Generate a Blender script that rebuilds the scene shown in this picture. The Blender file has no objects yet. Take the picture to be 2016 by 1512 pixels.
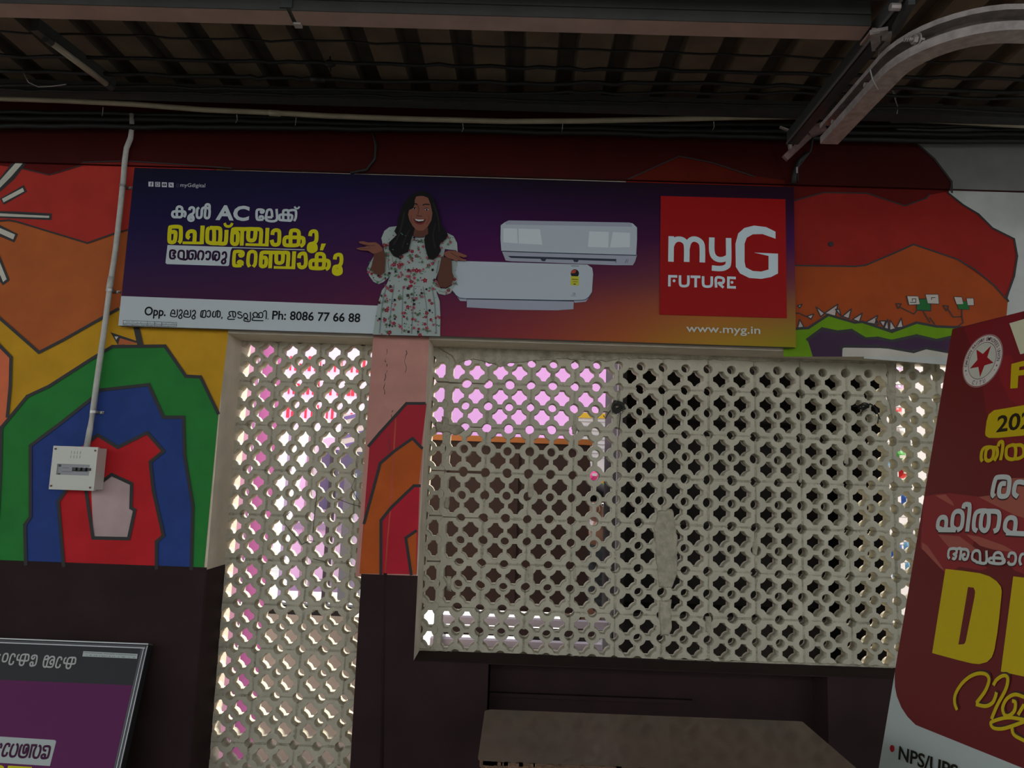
import bpy, math, random
from mathutils import Vector, Matrix
random.seed(7)
S = bpy.context.scene
# ------------------------------------------------------------------ camera
F_PX, CX, CY = 1456.0, 1008.0, 756.0
CAM = Vector((0.0, -3.4, 1.6))
def _cam():
    yaw, pit, rol = (math.radians(a) for a in (-0.73512, 7.10679, 1.97644))
    fwd = Vector((math.sin(yaw)*math.cos(pit), math.cos(yaw)*math.cos(pit), math.sin(pit)))
    rt = Vector((math.cos(yaw), -math.sin(yaw), 0)); up = rt.cross(fwd)
    c, s = math.cos(rol), math.sin(rol)
    return c*rt+s*up, -s*rt+c*up, fwd
RT, UP, FW = _cam()
cd = bpy.data.cameras.new('camera'); cam = bpy.data.objects.new('camera', cd)
S.collection.objects.link(cam); S.camera = cam
cd.sensor_width = 36; cd.lens = 36*F_PX/2016; cd.clip_start = 0.05; cd.clip_end = 200
cam.matrix_world = Matrix(((RT.x, UP.x, -FW.x, CAM.x), (RT.y, UP.y, -FW.y, CAM.y), (RT.z, UP.z, -FW.z, CAM.z), (0, 0, 0, 1)))
# ------------------------------------------------------------------ world, sun, exposure
w = bpy.data.worlds.new('overcast_sky'); S.world = w; w.use_nodes = True
bgn = w.node_tree.nodes['Background']; bgn.inputs[0].default_value = (0.93, 0.97, 1.0, 1); bgn.inputs[1].default_value = 1.0
sd = bpy.data.lights.new('sun', 'SUN'); sd.energy = 3.0; sd.color = (1.0, 0.93, 0.84); sd.angle = 0.02
sun = bpy.data.objects.new('sun', sd); S.collection.objects.link(sun)
sun.rotation_euler = Vector((-0.55, -0.6, -0.95)).to_track_quat('-Z', 'Y').to_euler()
S.view_settings.view_transform = 'Standard'; S.view_settings.look = 'None'
S.view_settings.gamma = 1; S.view_settings.use_curve_mapping = False
S.view_settings.exposure = 1.35
# ------------------------------------------------------------------ helpers
def ray(px, py): return (px-CX)*RT - (py-CY)*UP + F_PX*FW
def PY(px, py, Y=0.0):
    d = ray(px, py); return CAM + d*((Y-CAM.y)/d.y)
def PZ(px, py, Z):
    d = ray(px, py); return CAM + d*((Z-CAM.z)/d.z)
class Plane:
    def __init__(s, o, n, u):
        s.o = Vector(o); s.n = Vector(n).normalized(); s.u = Vector(u).normalized(); s.v = s.n.cross(s.u).normalized()
    def uv(s, px, py):
        d = ray(px, py); t = (s.o-CAM).dot(s.n)/d.dot(s.n); p = CAM+d*t-s.o
        return p.dot(s.u), p.dot(s.v)
    def pt(s, u, v, l=0.0): return s.o+s.u*u+s.v*v+s.n*l
def crop(ox, oy, sc, dx=0, dy=0):
    return lambda *c: [(ox+(c[i]+dx)/sc, oy+(c[i+1]+dy)/sc) for i in range(0, len(c), 2)]
def lin(c): c = c/255; return c/12.92 if c <= .04045 else ((c+.055)/1.055)**2.4
_mats = {}
def col(r, g, b, gain=1.0): return tuple(min(.86, lin(x)*gain) for x in (r, g, b))
def mat(name, c, rough=.7, metal=0.0, noise=0.0, nscale=12.0, bump=0.0, bscale=60.0, spec=.5, emit=None, coat=0, c2=None):
    key = name
    if key in _mats: return _mats[key]
    m = bpy.data.materials.new(name); m.use_nodes = True; nt = m.node_tree; b = nt.nodes['Principled BSDF']
    b.inputs['Base Color'].default_value = (*c, 1); b.inputs['Roughness'].default_value = rough
    b.inputs['Metallic'].default_value = metal; b.inputs['Specular IOR Level'].default_value = spec
    b.inputs['Coat Weight'].default_value = coat
    tc = nt.nodes.new('ShaderNodeTexCoord')
    if noise:
        n = nt.nodes.new('ShaderNodeTexNoise'); n.inputs['Scale'].default_value = nscale; n.inputs['Detail'].default_value = 6
        nt.links.new(tc.outputs['Object'], n.inputs['Vector'])
        mr = nt.nodes.new('ShaderNodeMapRange'); mr.inputs[1].default_value = .3; mr.inputs[2].default_value = .7
        nt.links.new(n.outputs['Fac'], mr.inputs[0])
        mx = nt.nodes.new('ShaderNodeMix'); mx.data_type = 'RGBA'
        dk = c2 if c2 else tuple(x*(1-noise) for x in c); lt = c if c2 else tuple(min(1, x*(1+noise*.5)) for x in c)
        mx.inputs[6].default_value = (*dk, 1); mx.inputs[7].default_value = (*lt, 1)
        nt.links.new(mr.outputs[0], mx.inputs[0]); nt.links.new(mx.outputs[2], b.inputs['Base Color'])
    if bump:
        n2 = nt.nodes.new('ShaderNodeTexNoise'); n2.inputs['Scale'].default_value = bscale; n2.inputs['Detail'].default_value = 8
        nt.links.new(tc.outputs['Object'], n2.inputs['Vector'])
        bp = nt.nodes.new('ShaderNodeBump'); bp.inputs['Strength'].default_value = bump; bp.inputs['Distance'].default_value = .01
        nt.links.new(n2.outputs['Fac'], bp.inputs['Height']); nt.links.new(bp.outputs[0], b.inputs['Normal'])
    if emit: b.inputs['Emission Color'].default_value = (*emit[0], 1); b.inputs['Emission Strength'].default_value = emit[1]
    _mats[key] = m; return m
def vmat(name, rough=.6):
    if name in _mats: return _mats[name]
    m = bpy.data.materials.new(name); m.use_nodes = True; nt = m.node_tree; b = nt.nodes['Principled BSDF']
    a = nt.nodes.new('ShaderNodeVertexColor'); a.layer_name = 'print'
    nt.links.new(a.outputs['Color'], b.inputs['Base Color']); b.inputs['Roughness'].default_value = rough; b.inputs['Specular IOR Level'].default_value = .12
    _mats[name] = m; return m
GW = 1.22   # photo value -> paint colour on the front wall
def paint(r, g, b, gain=GW, rough=.6, noise=.12): return mat('paint_%d_%d_%d_%d' % (r, g, b, int(gain*10)), col(r, g, b, gain), rough, noise=noise, nscale=9, bump=.12, bscale=25, spec=.1)
def ink(r, g, b, gain=2.1): return mat('ink_%d_%d_%d_%d' % (r, g, b, int(gain*10)), col(r, g, b, gain*.70), .5, spec=.12)

class MB:
    def __init__(s): s.v = []; s.f = []; s.mi = []; s.m = []; s.sm = False
    def mat(s, m):
        if m not in s.m: s.m.append(m)
        s.cur = s.m.index(m); return s
    def add(s, vs, fs):
        b = len(s.v); s.v += [Vector(x) for x in vs]
        for f in fs: s.f.append([b+i for i in f]); s.mi.append(getattr(s, 'cur', 0))
        return s
    def box(s, x0, x1, y0, y1, z0, z1):
        v = [(x, y, z) for x in (x0, x1) for y in (y0, y1) for z in (z0, z1)]
        return s.add(v, [(0, 1, 3, 2), (4, 6, 7, 5), (0, 4, 5, 1), (2, 3, 7, 6), (0, 2, 6, 4), (1, 5, 7, 3)])
    def hexa(s, a, b):   # two quads (lists of 4)
        return s.add(list(a)+list(b), [(3, 2, 1, 0), (4, 5, 6, 7), (0, 1, 5, 4), (1, 2, 6, 5), (2, 3, 7, 6), (3, 0, 4, 7)])
    def tube(s, path, r, n=8, cap=True):
        path = [Vector(p) for p in path]; rings = []
        up = Vector((0, 0, 1))
        for i, p in enumerate(path):
            d = (path[min(i+1, len(path)-1)]-path[max(i-1, 0)]).normalized()
            a = d.cross(up)
            if a.length < .05: a = d.cross(Vector((0, 1, 0)))
            a.normalize(); bb = a.cross(d)
            rr = r[i] if isinstance(r, (list, tuple)) else r
            rings.append([p+a*math.cos(t*2*math.pi/n)*rr+bb*math.sin(t*2*math.pi/n)*rr for t in range(n)])
        vs = [x for rg in rings for x in rg]; fs = []
        for i in range(len(path)-1):
            for t in range(n): fs.append((i*n+t, i*n+(t+1) % n, (i+1)*n+(t+1) % n, (i+1)*n+t))
        if cap: fs.append(tuple(range(n-1, -1, -1))); fs.append(tuple((len(path)-1)*n+t for t in range(n)))
        return s.add(vs, fs)
    def cyl(s, c, axis, r, h, n=16):
        c = Vector(c); a = Vector(axis).normalized(); return s.tube([c-a*h/2, c+a*h/2], r, n)
    def sphere(s, c, r, n=10, sq=(1, 1, 1)):
        vs = []; fs = []; c = Vector(c)
        for i in range(n+1):
            t = math.pi*i/n
            for j in range(2*n):
                p = math.pi*j/n; vs.append(c+Vector((r*sq[0]*math.sin(t)*math.cos(p), r*sq[1]*math.sin(t)*math.sin(p), r*sq[2]*math.cos(t))))
        for i in range(n):
            for j in range(2*n): fs.append((i*2*n+j, i*2*n+(j+1) % (2*n), (i+1)*2*n+(j+1) % (2*n), (i+1)*2*n+j)[::-1])
        return s.add(vs, fs)
    def sweep(s, path, prof):    # prof: list of (a,b) offsets in frames given as (pos, avec, bvec)
        n = len(prof); vs = [p+a*q[0]+b*q[1] for (p, a, b) in path for q in prof]; fs = []
        for i in range(len(path)-1):
            for t in range(n): fs.append((i*n+t, i*n+(t+1) % n, (i+1)*n+(t+1) % n, (i+1)*n+t))
        fs.append(tuple(range(n-1, -1, -1))); fs.append(tuple((len(path)-1)*n+t for t in range(n)))
        return s.add(vs, fs)
    # flat print on a plane, photo pixels -> plane coordinates
    def poly(s, pl, pts, l):
        uv = [pl.uv(*p) for p in pts]; return s.puv(pl, uv, l)
    def puv(s, pl, uv, l):
        a = sum(uv[i][0]*uv[(i+1) % len(uv)][1]-uv[(i+1) % len(uv)][0]*uv[i][1] for i in range(len(uv)))
        if a < 0: uv = uv[::-1]
        return s.add([pl.pt(u, v, l) for u, v in uv], [tuple(range(len(uv)))])
    def stroke(s, pl, pts, wpx, l, smooth=True, closed=False):
        uv = [Vector(pl.uv(*p)) for p in pts]
        m = len(pts)//2; x, y = pts[m]; a = Vector(pl.uv(x-wpx/2, y)); b = Vector(pl.uv(x+wpx/2, y))
        c = Vector(pl.uv(x, y-wpx/2)); d = Vector(pl.uv(x, y+wpx/2)); wd = ((a-b).length+(c-d).length)/2
        return s.suv(pl, uv, wd, l, smooth, closed)
    def suv(s, pl, uv, wd, l, smooth=True, closed=False):
        uv = [Vector(p) for p in uv]
        if closed: uv = uv+[uv[0]]
        if smooth and len(uv) > 2:
            o = []; q = ([uv[-2]] if closed else [uv[0]*2-uv[1]])+uv+([uv[1]] if closed else [uv[-1]*2-uv[-2]])
            for i in range(1, len(q)-2):
                for k in range(4):
                    t = k/4; p0, p1, p2, p3 = q[i-1:i+3]
                    o.append(.5*((2*p1)+(p2-p0)*t+(2*p0-5*p1+4*p2-p3)*t*t+(3*p1-p0-3*p2+p3)*t**3))
            o.append(uv[-1]); uv = o
        h = wd/2; L = []; R = []
        for i, p in enumerate(uv):
            d0 = (p-uv[i-1]).normalized() if i else None; d1 = (uv[i+1]-p).normalized() if i < len(uv)-1 else None
            if closed and d0 is None: d0 = (uv[0]-uv[-2]).normalized()
            if closed and d1 is None: d1 = (uv[1]-uv[0]).normalized()
            d0 = d0 or d1; d1 = d1 or d0
            nrm = Vector((-(d0.y+d1.y), d0.x+d1.x))
            if nrm.length < .3: nrm = Vector((-d0.y, d0.x))
            nrm.normalize(); k = min(1.35, 1/max(.4, abs(nrm.dot(Vector((-d0.y, d0.x))))))
            L.append(p+nrm*h*k); R.append(p-nrm*h*k)
        n = len(uv); s.ns = getattr(s, 'ns', 0)+1; q0 = l+s.ns*1.1e-5; b = [pl.pt(p.x, p.y, q0+i*1.5e-6) for i, p in enumerate(R)]+[pl.pt(p.x, p.y, q0+i*1.5e-6) for i, p in enumerate(L)]
        return s.add(b, [(i, i+1, n+i+1, n+i) for i in range(n-1)])
    def build(s, name, parent=None, label=None, cat=None, group=None, kind=None, smooth=False, base=None):
        me = bpy.data.meshes.new(name)
        if parent is not None: o0 = wl(parent)
        elif base is not None: o0 = Vector(base)
        else:
            xs = [p.x for p in s.v]; ys = [p.y for p in s.v]; zs = [p.z for p in s.v]
            o0 = Vector(((min(xs)+max(xs))/2, (min(ys)+max(ys))/2, min(zs)))
        me.from_pydata([p-o0 for p in s.v], [], s.f)
        for m in s.m: me.materials.append(m)
        for p, i in zip(me.polygons, s.mi): p.material_index = i; p.use_smooth = smooth
        me.update(); o = bpy.data.objects.new(name, me); S.collection.objects.link(o)
        if parent is not None: o.parent = parent
        else: o.location = o0
        return tag(o, label, cat, group, kind)
def wl(o):
    v = Vector((0, 0, 0))
    while o is not None: v = v+Vector(o.location); o = o.parent
    return v
def tag(o, label=None, cat=None, group=None, kind=None):
    for k, x in (('label', label), ('category', cat), ('group', group), ('kind', kind)):
        if x: o[k] = x
    return o
def empty(name, loc, label=None, cat=None, group=None, kind=None, parent=None):
    o = bpy.data.objects.new(name, None); S.collection.objects.link(o); o.empty_display_size = .1
    if parent is not None: o.parent = parent; o.location = Vector(loc)-wl(parent)
    else: o.location = loc
    return tag(o, label, cat, group, kind)
def text_uv(st, bold=0.0):
    cu = bpy.data.curves.new('lettering', 'FONT'); cu.body = st; cu.offset = bold; cu.resolution_u = 3
    o = bpy.data.objects.new('lettering', cu); S.collection.objects.link(o)
    dg = bpy.context.evaluated_depsgraph_get(); me = bpy.data.meshes.new_from_object(o.evaluated_get(dg))
    vs = [(v.co.x, v.co.y) for v in me.vertices]; fs = [tuple(p.vertices) for p in me.polygons]
    bpy.data.objects.remove(o); bpy.data.meshes.remove(me); return vs, fs
def text_px(mb, pl, st, p0, p1, hpx, l, bold=0.0, caph=.73, up=None, shear=0.0):
    """lettering from photo point p0 to p1 along the baseline, capitals hpx tall"""
    vs, fs = text_uv(st, bold); x0 = min(v[0] for v in vs); x1 = max(v[0] for v in vs)
    a = Vector(pl.uv(*p0)); b = Vector(pl.uv(*p1)); q = Vector(pl.uv(p0[0]+(up[0] if up else 0), p0[1]-hpx)) if up is None else Vector(pl.uv(p0[0]+up[0], p0[1]+up[1]))
    ex = (b-a)/(x1-x0); ey = (q-a); n = Vector((-ex.y, ex.x)).normalized(); hh = ey.dot(n)/caph
    out = []
    for x, y in vs:
        p = a+ex*(x-x0)+n*(y*hh)+ex.normalized()*(shear*y*hh); out.append(pl.pt(p.x, p.y, l))
    mb.add(out, fs)
def inpoly(x, y, P):
    r = False; j = len(P)-1
    for i in range(len(P)):
        if (P[i][1] > y) != (P[j][1] > y) and x < (P[j][0]-P[i][0])*(y-P[i][1])/(P[j][1]-P[i][1])+P[i][0]: r = not r
        j = i
    return r
# ------------------------------------------------------------------ setting: walls, floor, roof
CREAM = mat('cream_limewash', (.68, .60, .48), .85, noise=.14, nscale=7, bump=.25, bscale=45)
JALI = mat('cream_cement_block', (.53, .495, .385), .9, noise=.13, nscale=10, bump=.35, bscale=90)
MORT = mat('rough_cement_plaster', (.46, .42, .32), .95, noise=.35, nscale=22, bump=1.0, bscale=70)
MAROON = mat('maroon_dado_paint', (.032, .017, .017), .75, spec=.12, noise=.2, nscale=5, bump=.1, bscale=30)
CONC = mat('grey_concrete', (.30, .28, .25), .8, noise=.2, nscale=3, bump=.2)
DARKST = mat('dark_painted_steel', (.045, .047, .045), .5, noise=.25, nscale=20)
BLACK = mat('black_cable_sheath', (.004, .004, .004), .6)
GALV = mat('galvanised_steel', (.40, .35, .33), .45, metal=.25, noise=.3, nscale=30, bump=.15, bscale=80)
PURL = mat('lit_purlin_steel', (.42, .28, .24), .55, metal=.05, noise=.15, nscale=8)  # light from below on the underside is put into this paler colour
ZG = -.3
ZT, ZD, ZB, ZW = 2.22, 1.145, 3.02, 3.225
L1, R1, L2, R2, ZS2 = -1.39, -.691, -.437, 2.5, .772
wall = MB().mat(CREAM).box(-14, 14, .05, .32, ZG, 0)
wall.box(-14, L1, 0, .32, 0, ZW).box(R1, L2, 0, .32, 0, ZT).box(L1, R1, 0, .32, ZT, ZW).box(R1, L2, 0, .32, ZT, ZW)
wall.box(L2, 14, 0, .32, ZT, ZW).box(R2, 14, 0, .32, 0, ZT).box(L1, R1, 0, .32, 0, .12)
wall.box(L2, -.10, 0, .32, 0, ZS2).box(-.10, 1.39, .17, .32, 0, ZS2).box(1.39, R2, 0, .32, 0, ZS2)
wall.mat(paint(58, 5, 4)).box(-14, 14, -.02, 0, ZB, ZW)  # beam red darkened: dimness under the roof put into the colour
WALL = wall.build('wall_back', kind='structure', base=(0, .16, 0))
fl = MB().mat(CONC).box(-14, 14, -8, .0, -.1, 0).build('floor', kind='structure')
MB().mat(mat('track_ballast', (.22, .2, .18), .95, noise=.4, nscale=30)).box(-40, 40, -45, -8, -1.1, -1.0).build('trim_1', kind='structure')
MB().mat(mat('road_surface', (.48, .46, .44), .9, noise=.2, nscale=4)).box(-30, 30, .32, 40, -.4, ZG).build('trim_2', kind='structure')
MB().mat(DARKST).box(-14, 14, .03, .12, ZW, 3.46).build('gap_fill', kind='structure')  # plate added to close the gap and keep street light out
MB().mat(DARKST).box(-14, 14, -8.05, -8, 4.1, 5.1).build('light_block_fascia', kind='structure')  # unseen fascia added, height set to limit sky light on the wall
MB().mat(DARKST).box(-14, 14, -1.36, -1.3, 3.2, 5.1).build('light_block_board', kind='structure')  # unseen board added at the roof edge to shade the upper wall
MB().mat(DARKST).box(-14, 14, -8.05, -1.3, 5.0, 5.05).build('light_block_roof', kind='structure')  # unseen high roof added to hold back sky light from above
MB().mat(mat('light_block_surface', (.12, .12, .11), .8)).box(-30, 30, -12.3, -12, -1, 2.3).build('light_block_wall', kind='structure')  # unseen dark wall added across the tracks to cut low light
# roof sheets
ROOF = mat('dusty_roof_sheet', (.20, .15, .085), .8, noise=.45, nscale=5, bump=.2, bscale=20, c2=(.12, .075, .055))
ROOFD = mat('shaded_roof_sheet_groove', (.075, .062, .045), .85, noise=.3, nscale=8)  # darker copy of the sheet; groove shade is put into the colour
ceil = empty('ceiling', (0, -3, 3.4), kind='structure')
xc = PZ(1015.6, 69.4, 3.4).x; pit = (PZ(1122.6, 72, 3.4).x-PZ(800, 60, 3.4).x)/3
print('rib pitch', pit, xc)
def roof_sheet(k0, k1):
    m = MB(); Ys = (.5, -1.3)
    for k in range(k0, k1):
        x = xc+k*pit; a = pit*.135; b = a+.018
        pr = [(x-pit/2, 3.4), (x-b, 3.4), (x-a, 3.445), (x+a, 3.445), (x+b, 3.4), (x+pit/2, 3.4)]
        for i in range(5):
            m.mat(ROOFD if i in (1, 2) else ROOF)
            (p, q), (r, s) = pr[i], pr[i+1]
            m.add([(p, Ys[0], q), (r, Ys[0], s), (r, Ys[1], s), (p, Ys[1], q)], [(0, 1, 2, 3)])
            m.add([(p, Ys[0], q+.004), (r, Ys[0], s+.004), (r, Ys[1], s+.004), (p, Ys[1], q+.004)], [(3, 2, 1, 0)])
    return m.build('roof_sheet', parent=ceil)
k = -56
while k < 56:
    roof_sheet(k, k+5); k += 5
# ------------------------------------------------------------------ perforated block windows
def circ(cx, cy, r, n=14, a0=0, a1=2*math.pi): return [(cx+r*math.cos(a0+(a1-a0)*i/n), cy+r*math.sin(a0+(a1-a0)*i/n)) for i in range(n+1 if a1-a0 < 6.28 else n)]
def astroid(cx, cy, rnd):
    P = []; R = .0393; t = .0405
    for q in range(4):
        th = q*math.pi/2
        c = (.05, .05); a_s = math.atan2(-(math.sqrt(R*R-(.05-t)**2)), t-.05); a_e = math.atan2(t-.05, -(math.sqrt(R*R-(.05-t)**2)))
        # arc from tip on +x to tip on +y, bulging towards the centre of the opening
        a_s += 0; 
        for i in range(6):
            a = a_s+(a_e-2*math.pi-a_s if a_e > a_s else a_e-a_s)*i/5
            x = c[0]+R*math.cos(a); y = c[1]+R*math.sin(a)
            P.append((cx+(x*math.cos(th)-y*math.sin(th))*(1+rnd()), cy+(x*math.sin(th)+y*math.cos(th))*(1+rnd())))
    return P
def block_mesh(seed, full=True):
    r = random.Random(seed); b = .1035; J = .109
    rn = lambda: r.uniform(-.03, .03)
    out = []
    # outline with half round notches at edge middles, quarter notches at corners
    for q in range(4):
        th = q*math.pi/2; seg = []
        rr = .0240+r.uniform(-.002, .003); h = math.sqrt(rr*rr-(J-b)**2)
        seg.append((b, -h))
        a = math.atan2(h, b-J)
        for i in range(1, 8): t = -a+(-(2*math.pi-2*a))*i/8; seg.append((J+rr*math.cos(t), rr*math.sin(t)))
        seg.append((b, h)); rc = .0235+r.uniform(-.002, .004); hc = math.sqrt(rc*rc-(J-b)**2); aa = math.atan2(-hc, b-J); ab = math.atan2(b-J, -hc)
        if ab < 0: ab += 2*math.pi
        if aa < 0: aa += 2*math.pi
        for i in range(7): t = aa+(ab-aa)*i/6; seg.append((J+rc*math.cos(t), J+rc*math.sin(t)))
        out += [(x*math.cos(th)-y*math.sin(th), x*math.sin(th)+y*math.cos(th)) for x, y in seg]
    loops = [out, circ(r.uniform(-.002, .002), r.uniform(-.002, .002), .0225)]
    for sx in (-1, 1):
        for sy in ((-1, 1) if full else (-1,)): loops.append(astroid(sx*.0485, sy*.0485, lambda: r.uniform(-.02, .02)))
    cu = bpy.data.curves.new('breeze_block', 'CURVE'); cu.dimensions = '2D'; cu.fill_mode = 'BOTH'; cu.extrude = .036; cu.bevel_depth = .0015; cu.bevel_resolution = 0
    for lp in loops:
        sp = cu.splines.new('POLY'); sp.points.add(len(lp)-1); sp.use_cyclic_u = True
        for i, (x, y) in enumerate(lp): sp.points[i].co = (x, y, 0, 1)
    o = bpy.data.objects.new('tmp', cu); S.collection.objects.link(o)
    me = bpy.data.meshes.new_from_object(o.evaluated_get(bpy.context.evaluated_depsgraph_get())); bpy.data.objects.remove(o)
    me.name = 'breeze_block'; me.materials.clear(); me.materials.append(JALI); return me
BLK = [block_mesh(i) for i in range(5)]; BLKT = block_mesh(9, False)
YJ = .2
def window(name, xs, zs, top=False):
    W = empty(name, ((xs[0]+xs[-1])/2, YJ+.04, zs[-1]), kind='structure'); rnd = random.Random(len(xs))
    for i in range(len(xs)-1):
        for j in range(len(zs)-1):
            cx = (xs[i]+xs[i+1])/2; cz = (zs[j]+zs[j+1])/2; sx = min(1.03, max(.965, abs(xs[i+1]-xs[i])/.2175)); sz = abs(zs[j+1]-zs[j])/.2175
            o = bpy.data.objects.new('breeze_block', BLKT if (top and j == 0 and xs[i] < 1.7) else rnd.choice(BLK)); S.collection.objects.link(o); o.parent = W
            o.location = Vector((cx+rnd.uniform(-.002, .002), YJ+.0375+rnd.uniform(-.002, .002), cz+rnd.uniform(-.002, .002)))-wl(W)
            o.rotation_euler = (math.pi/2, rnd.choice((0, 0, math.pi/2*0))+rnd.uniform(-.008, .008), 0); o.scale = (sx, sz, 1)
    m = MB().mat(MORT)
    def lump(x0, x1, z0, z1):
        n = max(2, int(max(x1-x0, z1-z0)/.008)); vert = (z1-z0) > (x1-x0); A = []; B = []
        for i in range(n+1):
            t = i/n; e = .9 if 0 < i < n else .45; jx = rnd.uniform(-.0015, .0025)
            y = YJ+rnd.uniform(-.001, .004)
            if vert:
                c = (x0+x1)/2; h = (x1-x0)/2*e+jx; z = z0+(z1-z0)*t; A.append((c-h, y, z)); B.append((c+h, y, z))
            else:
                c = (z0+z1)/2; h = (z1-z0)/2*e+jx; x = x0+(x1-x0)*t; A.append((x, y, c-h)); B.append((x, y, c+h))
        v = A+B+[(a[0], YJ+.07, a[2]) for a in A]+[(b[0], YJ+.07, b[2]) for b in B]; N = n+1
        f = []
        for i in range(n):
            f += [(i, i+1, N+i+1, N+i), (2*N+i, 3*N+i, 3*N+i+1, 2*N+i+1), (i, 2*N+i, 2*N+i+1, i+1), (N+i, N+i+1, 3*N+i+1, 3*N+i)]
        f += [(0, N, 3*N, 2*N), (n, 2*N+n, 3*N+n, N+n)]
        m.add(v, f)
    for x in (xs[:-1] if top else xs[1:-1]):
        for j in range(len(zs)-1):
            mid = (zs[j]+zs[j+1])/2; r = .0240
            for (a, b) in ((zs[j+1]+r, mid-r), (mid+r, zs[j]-r)): lump(x-.008, x+.008, a-.004*rnd.random(), b+.004*rnd.random())
    for z in zs[1:-1]:
        for i in range(len(xs)-1):
            mid = (xs[i]+xs[i+1])/2; r = .0240
            for (a, b) in ((xs[i]+r, mid-r), (mid+r, xs[i+1]-r)): lump(a-.004*rnd.random(), b+.004*rnd.random(), z-.0075, z+.0075)
    m.build('mortar_joints', parent=W, kind='stuff')
    return W
k_ = .981
Z1 = [1.6+z for z in (.638, .422, .206, -.012, -.226, -.437, -.642, -.844, -1.06, -1.27, -1.485)]
X1 = [-1.633, -1.421, -1.209, -.997, -.785, -.573]
W1 = window('window_1', X1, Z1)
Z2 = [1.6+z*k_ for z in (.676, .456, .235, .015, -.207, -.425, -.64, -.855)]
X2 = [x*k_ for x in (-.165, .05, .268, .485, .708, .933, 1.165, 1.389, 1.617, 1.838, 2.063, 2.285, 2.5)]
W2 = window('window_2', X2, Z2, True)
rnd = random.Random(3)
for cx, n in ((-.165*k_-.1085, .002), (-.344*k_-.1085, .006)):
    for j in range(len(Z2)-1):
        o = bpy.data.objects.new('breeze_block', BLKT if j == 0 else BLK[j % 5]); S.collection.objects.link(o); o.parent = W2
        o.location = Vector((cx, YJ+.0375+n, (Z2[j]+Z2[j+1])/2+rnd.uniform(-.004, .004)))-wl(W2); o.rotation_euler = (math.pi/2, rnd.uniform(-.01, .01), 0)
# smeared cement on the second window
JP = Plane((0, YJ, 0), (0, -1, 0), (1, 0, 0))
def smear(parent, px, amp=.006, th=.012, seed=1, y0=YJ):
    r = random.Random(seed); P = []
    for i in range(len(px)):
        a = Vector(JP.uv(*px[i])); b = Vector(JP.uv(*px[(i+1) % len(px)])); n = max(1, int((b-a).length/.014))
        for k in range(n): P.append(a.lerp(b, k/n)+Vector((r.uniform(-amp, amp), r.uniform(-amp, amp))))
    ar = sum(P[i].x*P[(i+1) % len(P)].y-P[(i+1) % len(P)].x*P[i].y for i in range(len(P)))
    if ar < 0: P = P[::-1]
    n = len(P); m = MB().mat(MORT)
    c = sum(P, Vector((0, 0)))/n
    inn = [p+(c-p).normalized()*min(.008, (c-p).length*.3) for p in P]
    m.add([(p.x, y0+.004, p.y) for p in P]+[(p.x, y0-th+r.uniform(-.002, .002), p.y) for p in inn], [(i, (i+1) % n, n+(i+1) % n, n+i) for i in range(n)]+[tuple(range(n, 2*n))])
    return m.build('cement_patch', parent=parent)
smear(W2, [(852, 678), (1768, 705), (1768, 716), (1700, 716), (1560, 712), (1480, 712), (1400, 708), (1300, 708), (1215, 706), (1190, 712), (1100, 706), (1000, 716), (985, 722), (930, 706), (905, 712), (895, 716), (888, 700), (862, 684)], .004, .010, 2)
smear(W2, [(1296, 1004), (1324, 1002), (1334, 1060), (1333, 1130), (1322, 1158), (1298, 1158), (1290, 1100), (1286, 1040)], .003, .008, 3)
smear(W2, [(1298, 1180), (1322, 1180), (1322, 1240), (1316, 1252), (1300, 1252), (1296, 1210)], .003, .008, 4)
smear(W2, [(856, 832), (905, 836), (915, 846), (900, 858), (880, 852), (858, 852)], .003, .008, 5)
smear(W2, [(1740, 700), (1764, 704), (1764, 780), (1758, 830), (1750, 800), (1742, 760), (1748, 735)], .003, .006, 6)
smear(W2, [(820, 1286), (1000, 1298), (1300, 1306), (1500, 1316), (1760, 1328), (1760, 1312), (1600, 1304), (1400, 1300), (1200, 1294), (1100, 1290), (960, 1286), (880, 1282), (822, 1276)], .003, .009, 7)
smear(W2, [(870, 820), (884, 822), (884, 846), (872, 846)], .002, .006, 8)
for i, (x, y) in enumerate(((1088, 740), (1131, 842), (1045, 965), (880, 990), (884, 1150), (1218, 780), (1131, 1130), (1044, 1132), (1395, 870), (1487, 1080), (1576, 940), (1667, 900), (1395, 1230))):
    r = 7+(i*37 % 5); smear(W2, [(x-r*.5, y-r*1.5), (x+r*.5, y-r*1.4), (x+r*.6, y), (x+r*.4, y+r*1.6), (x-r*.5, y+r*1.3), (x-r*.6, y)], .0025, .003, 20+i)
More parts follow.
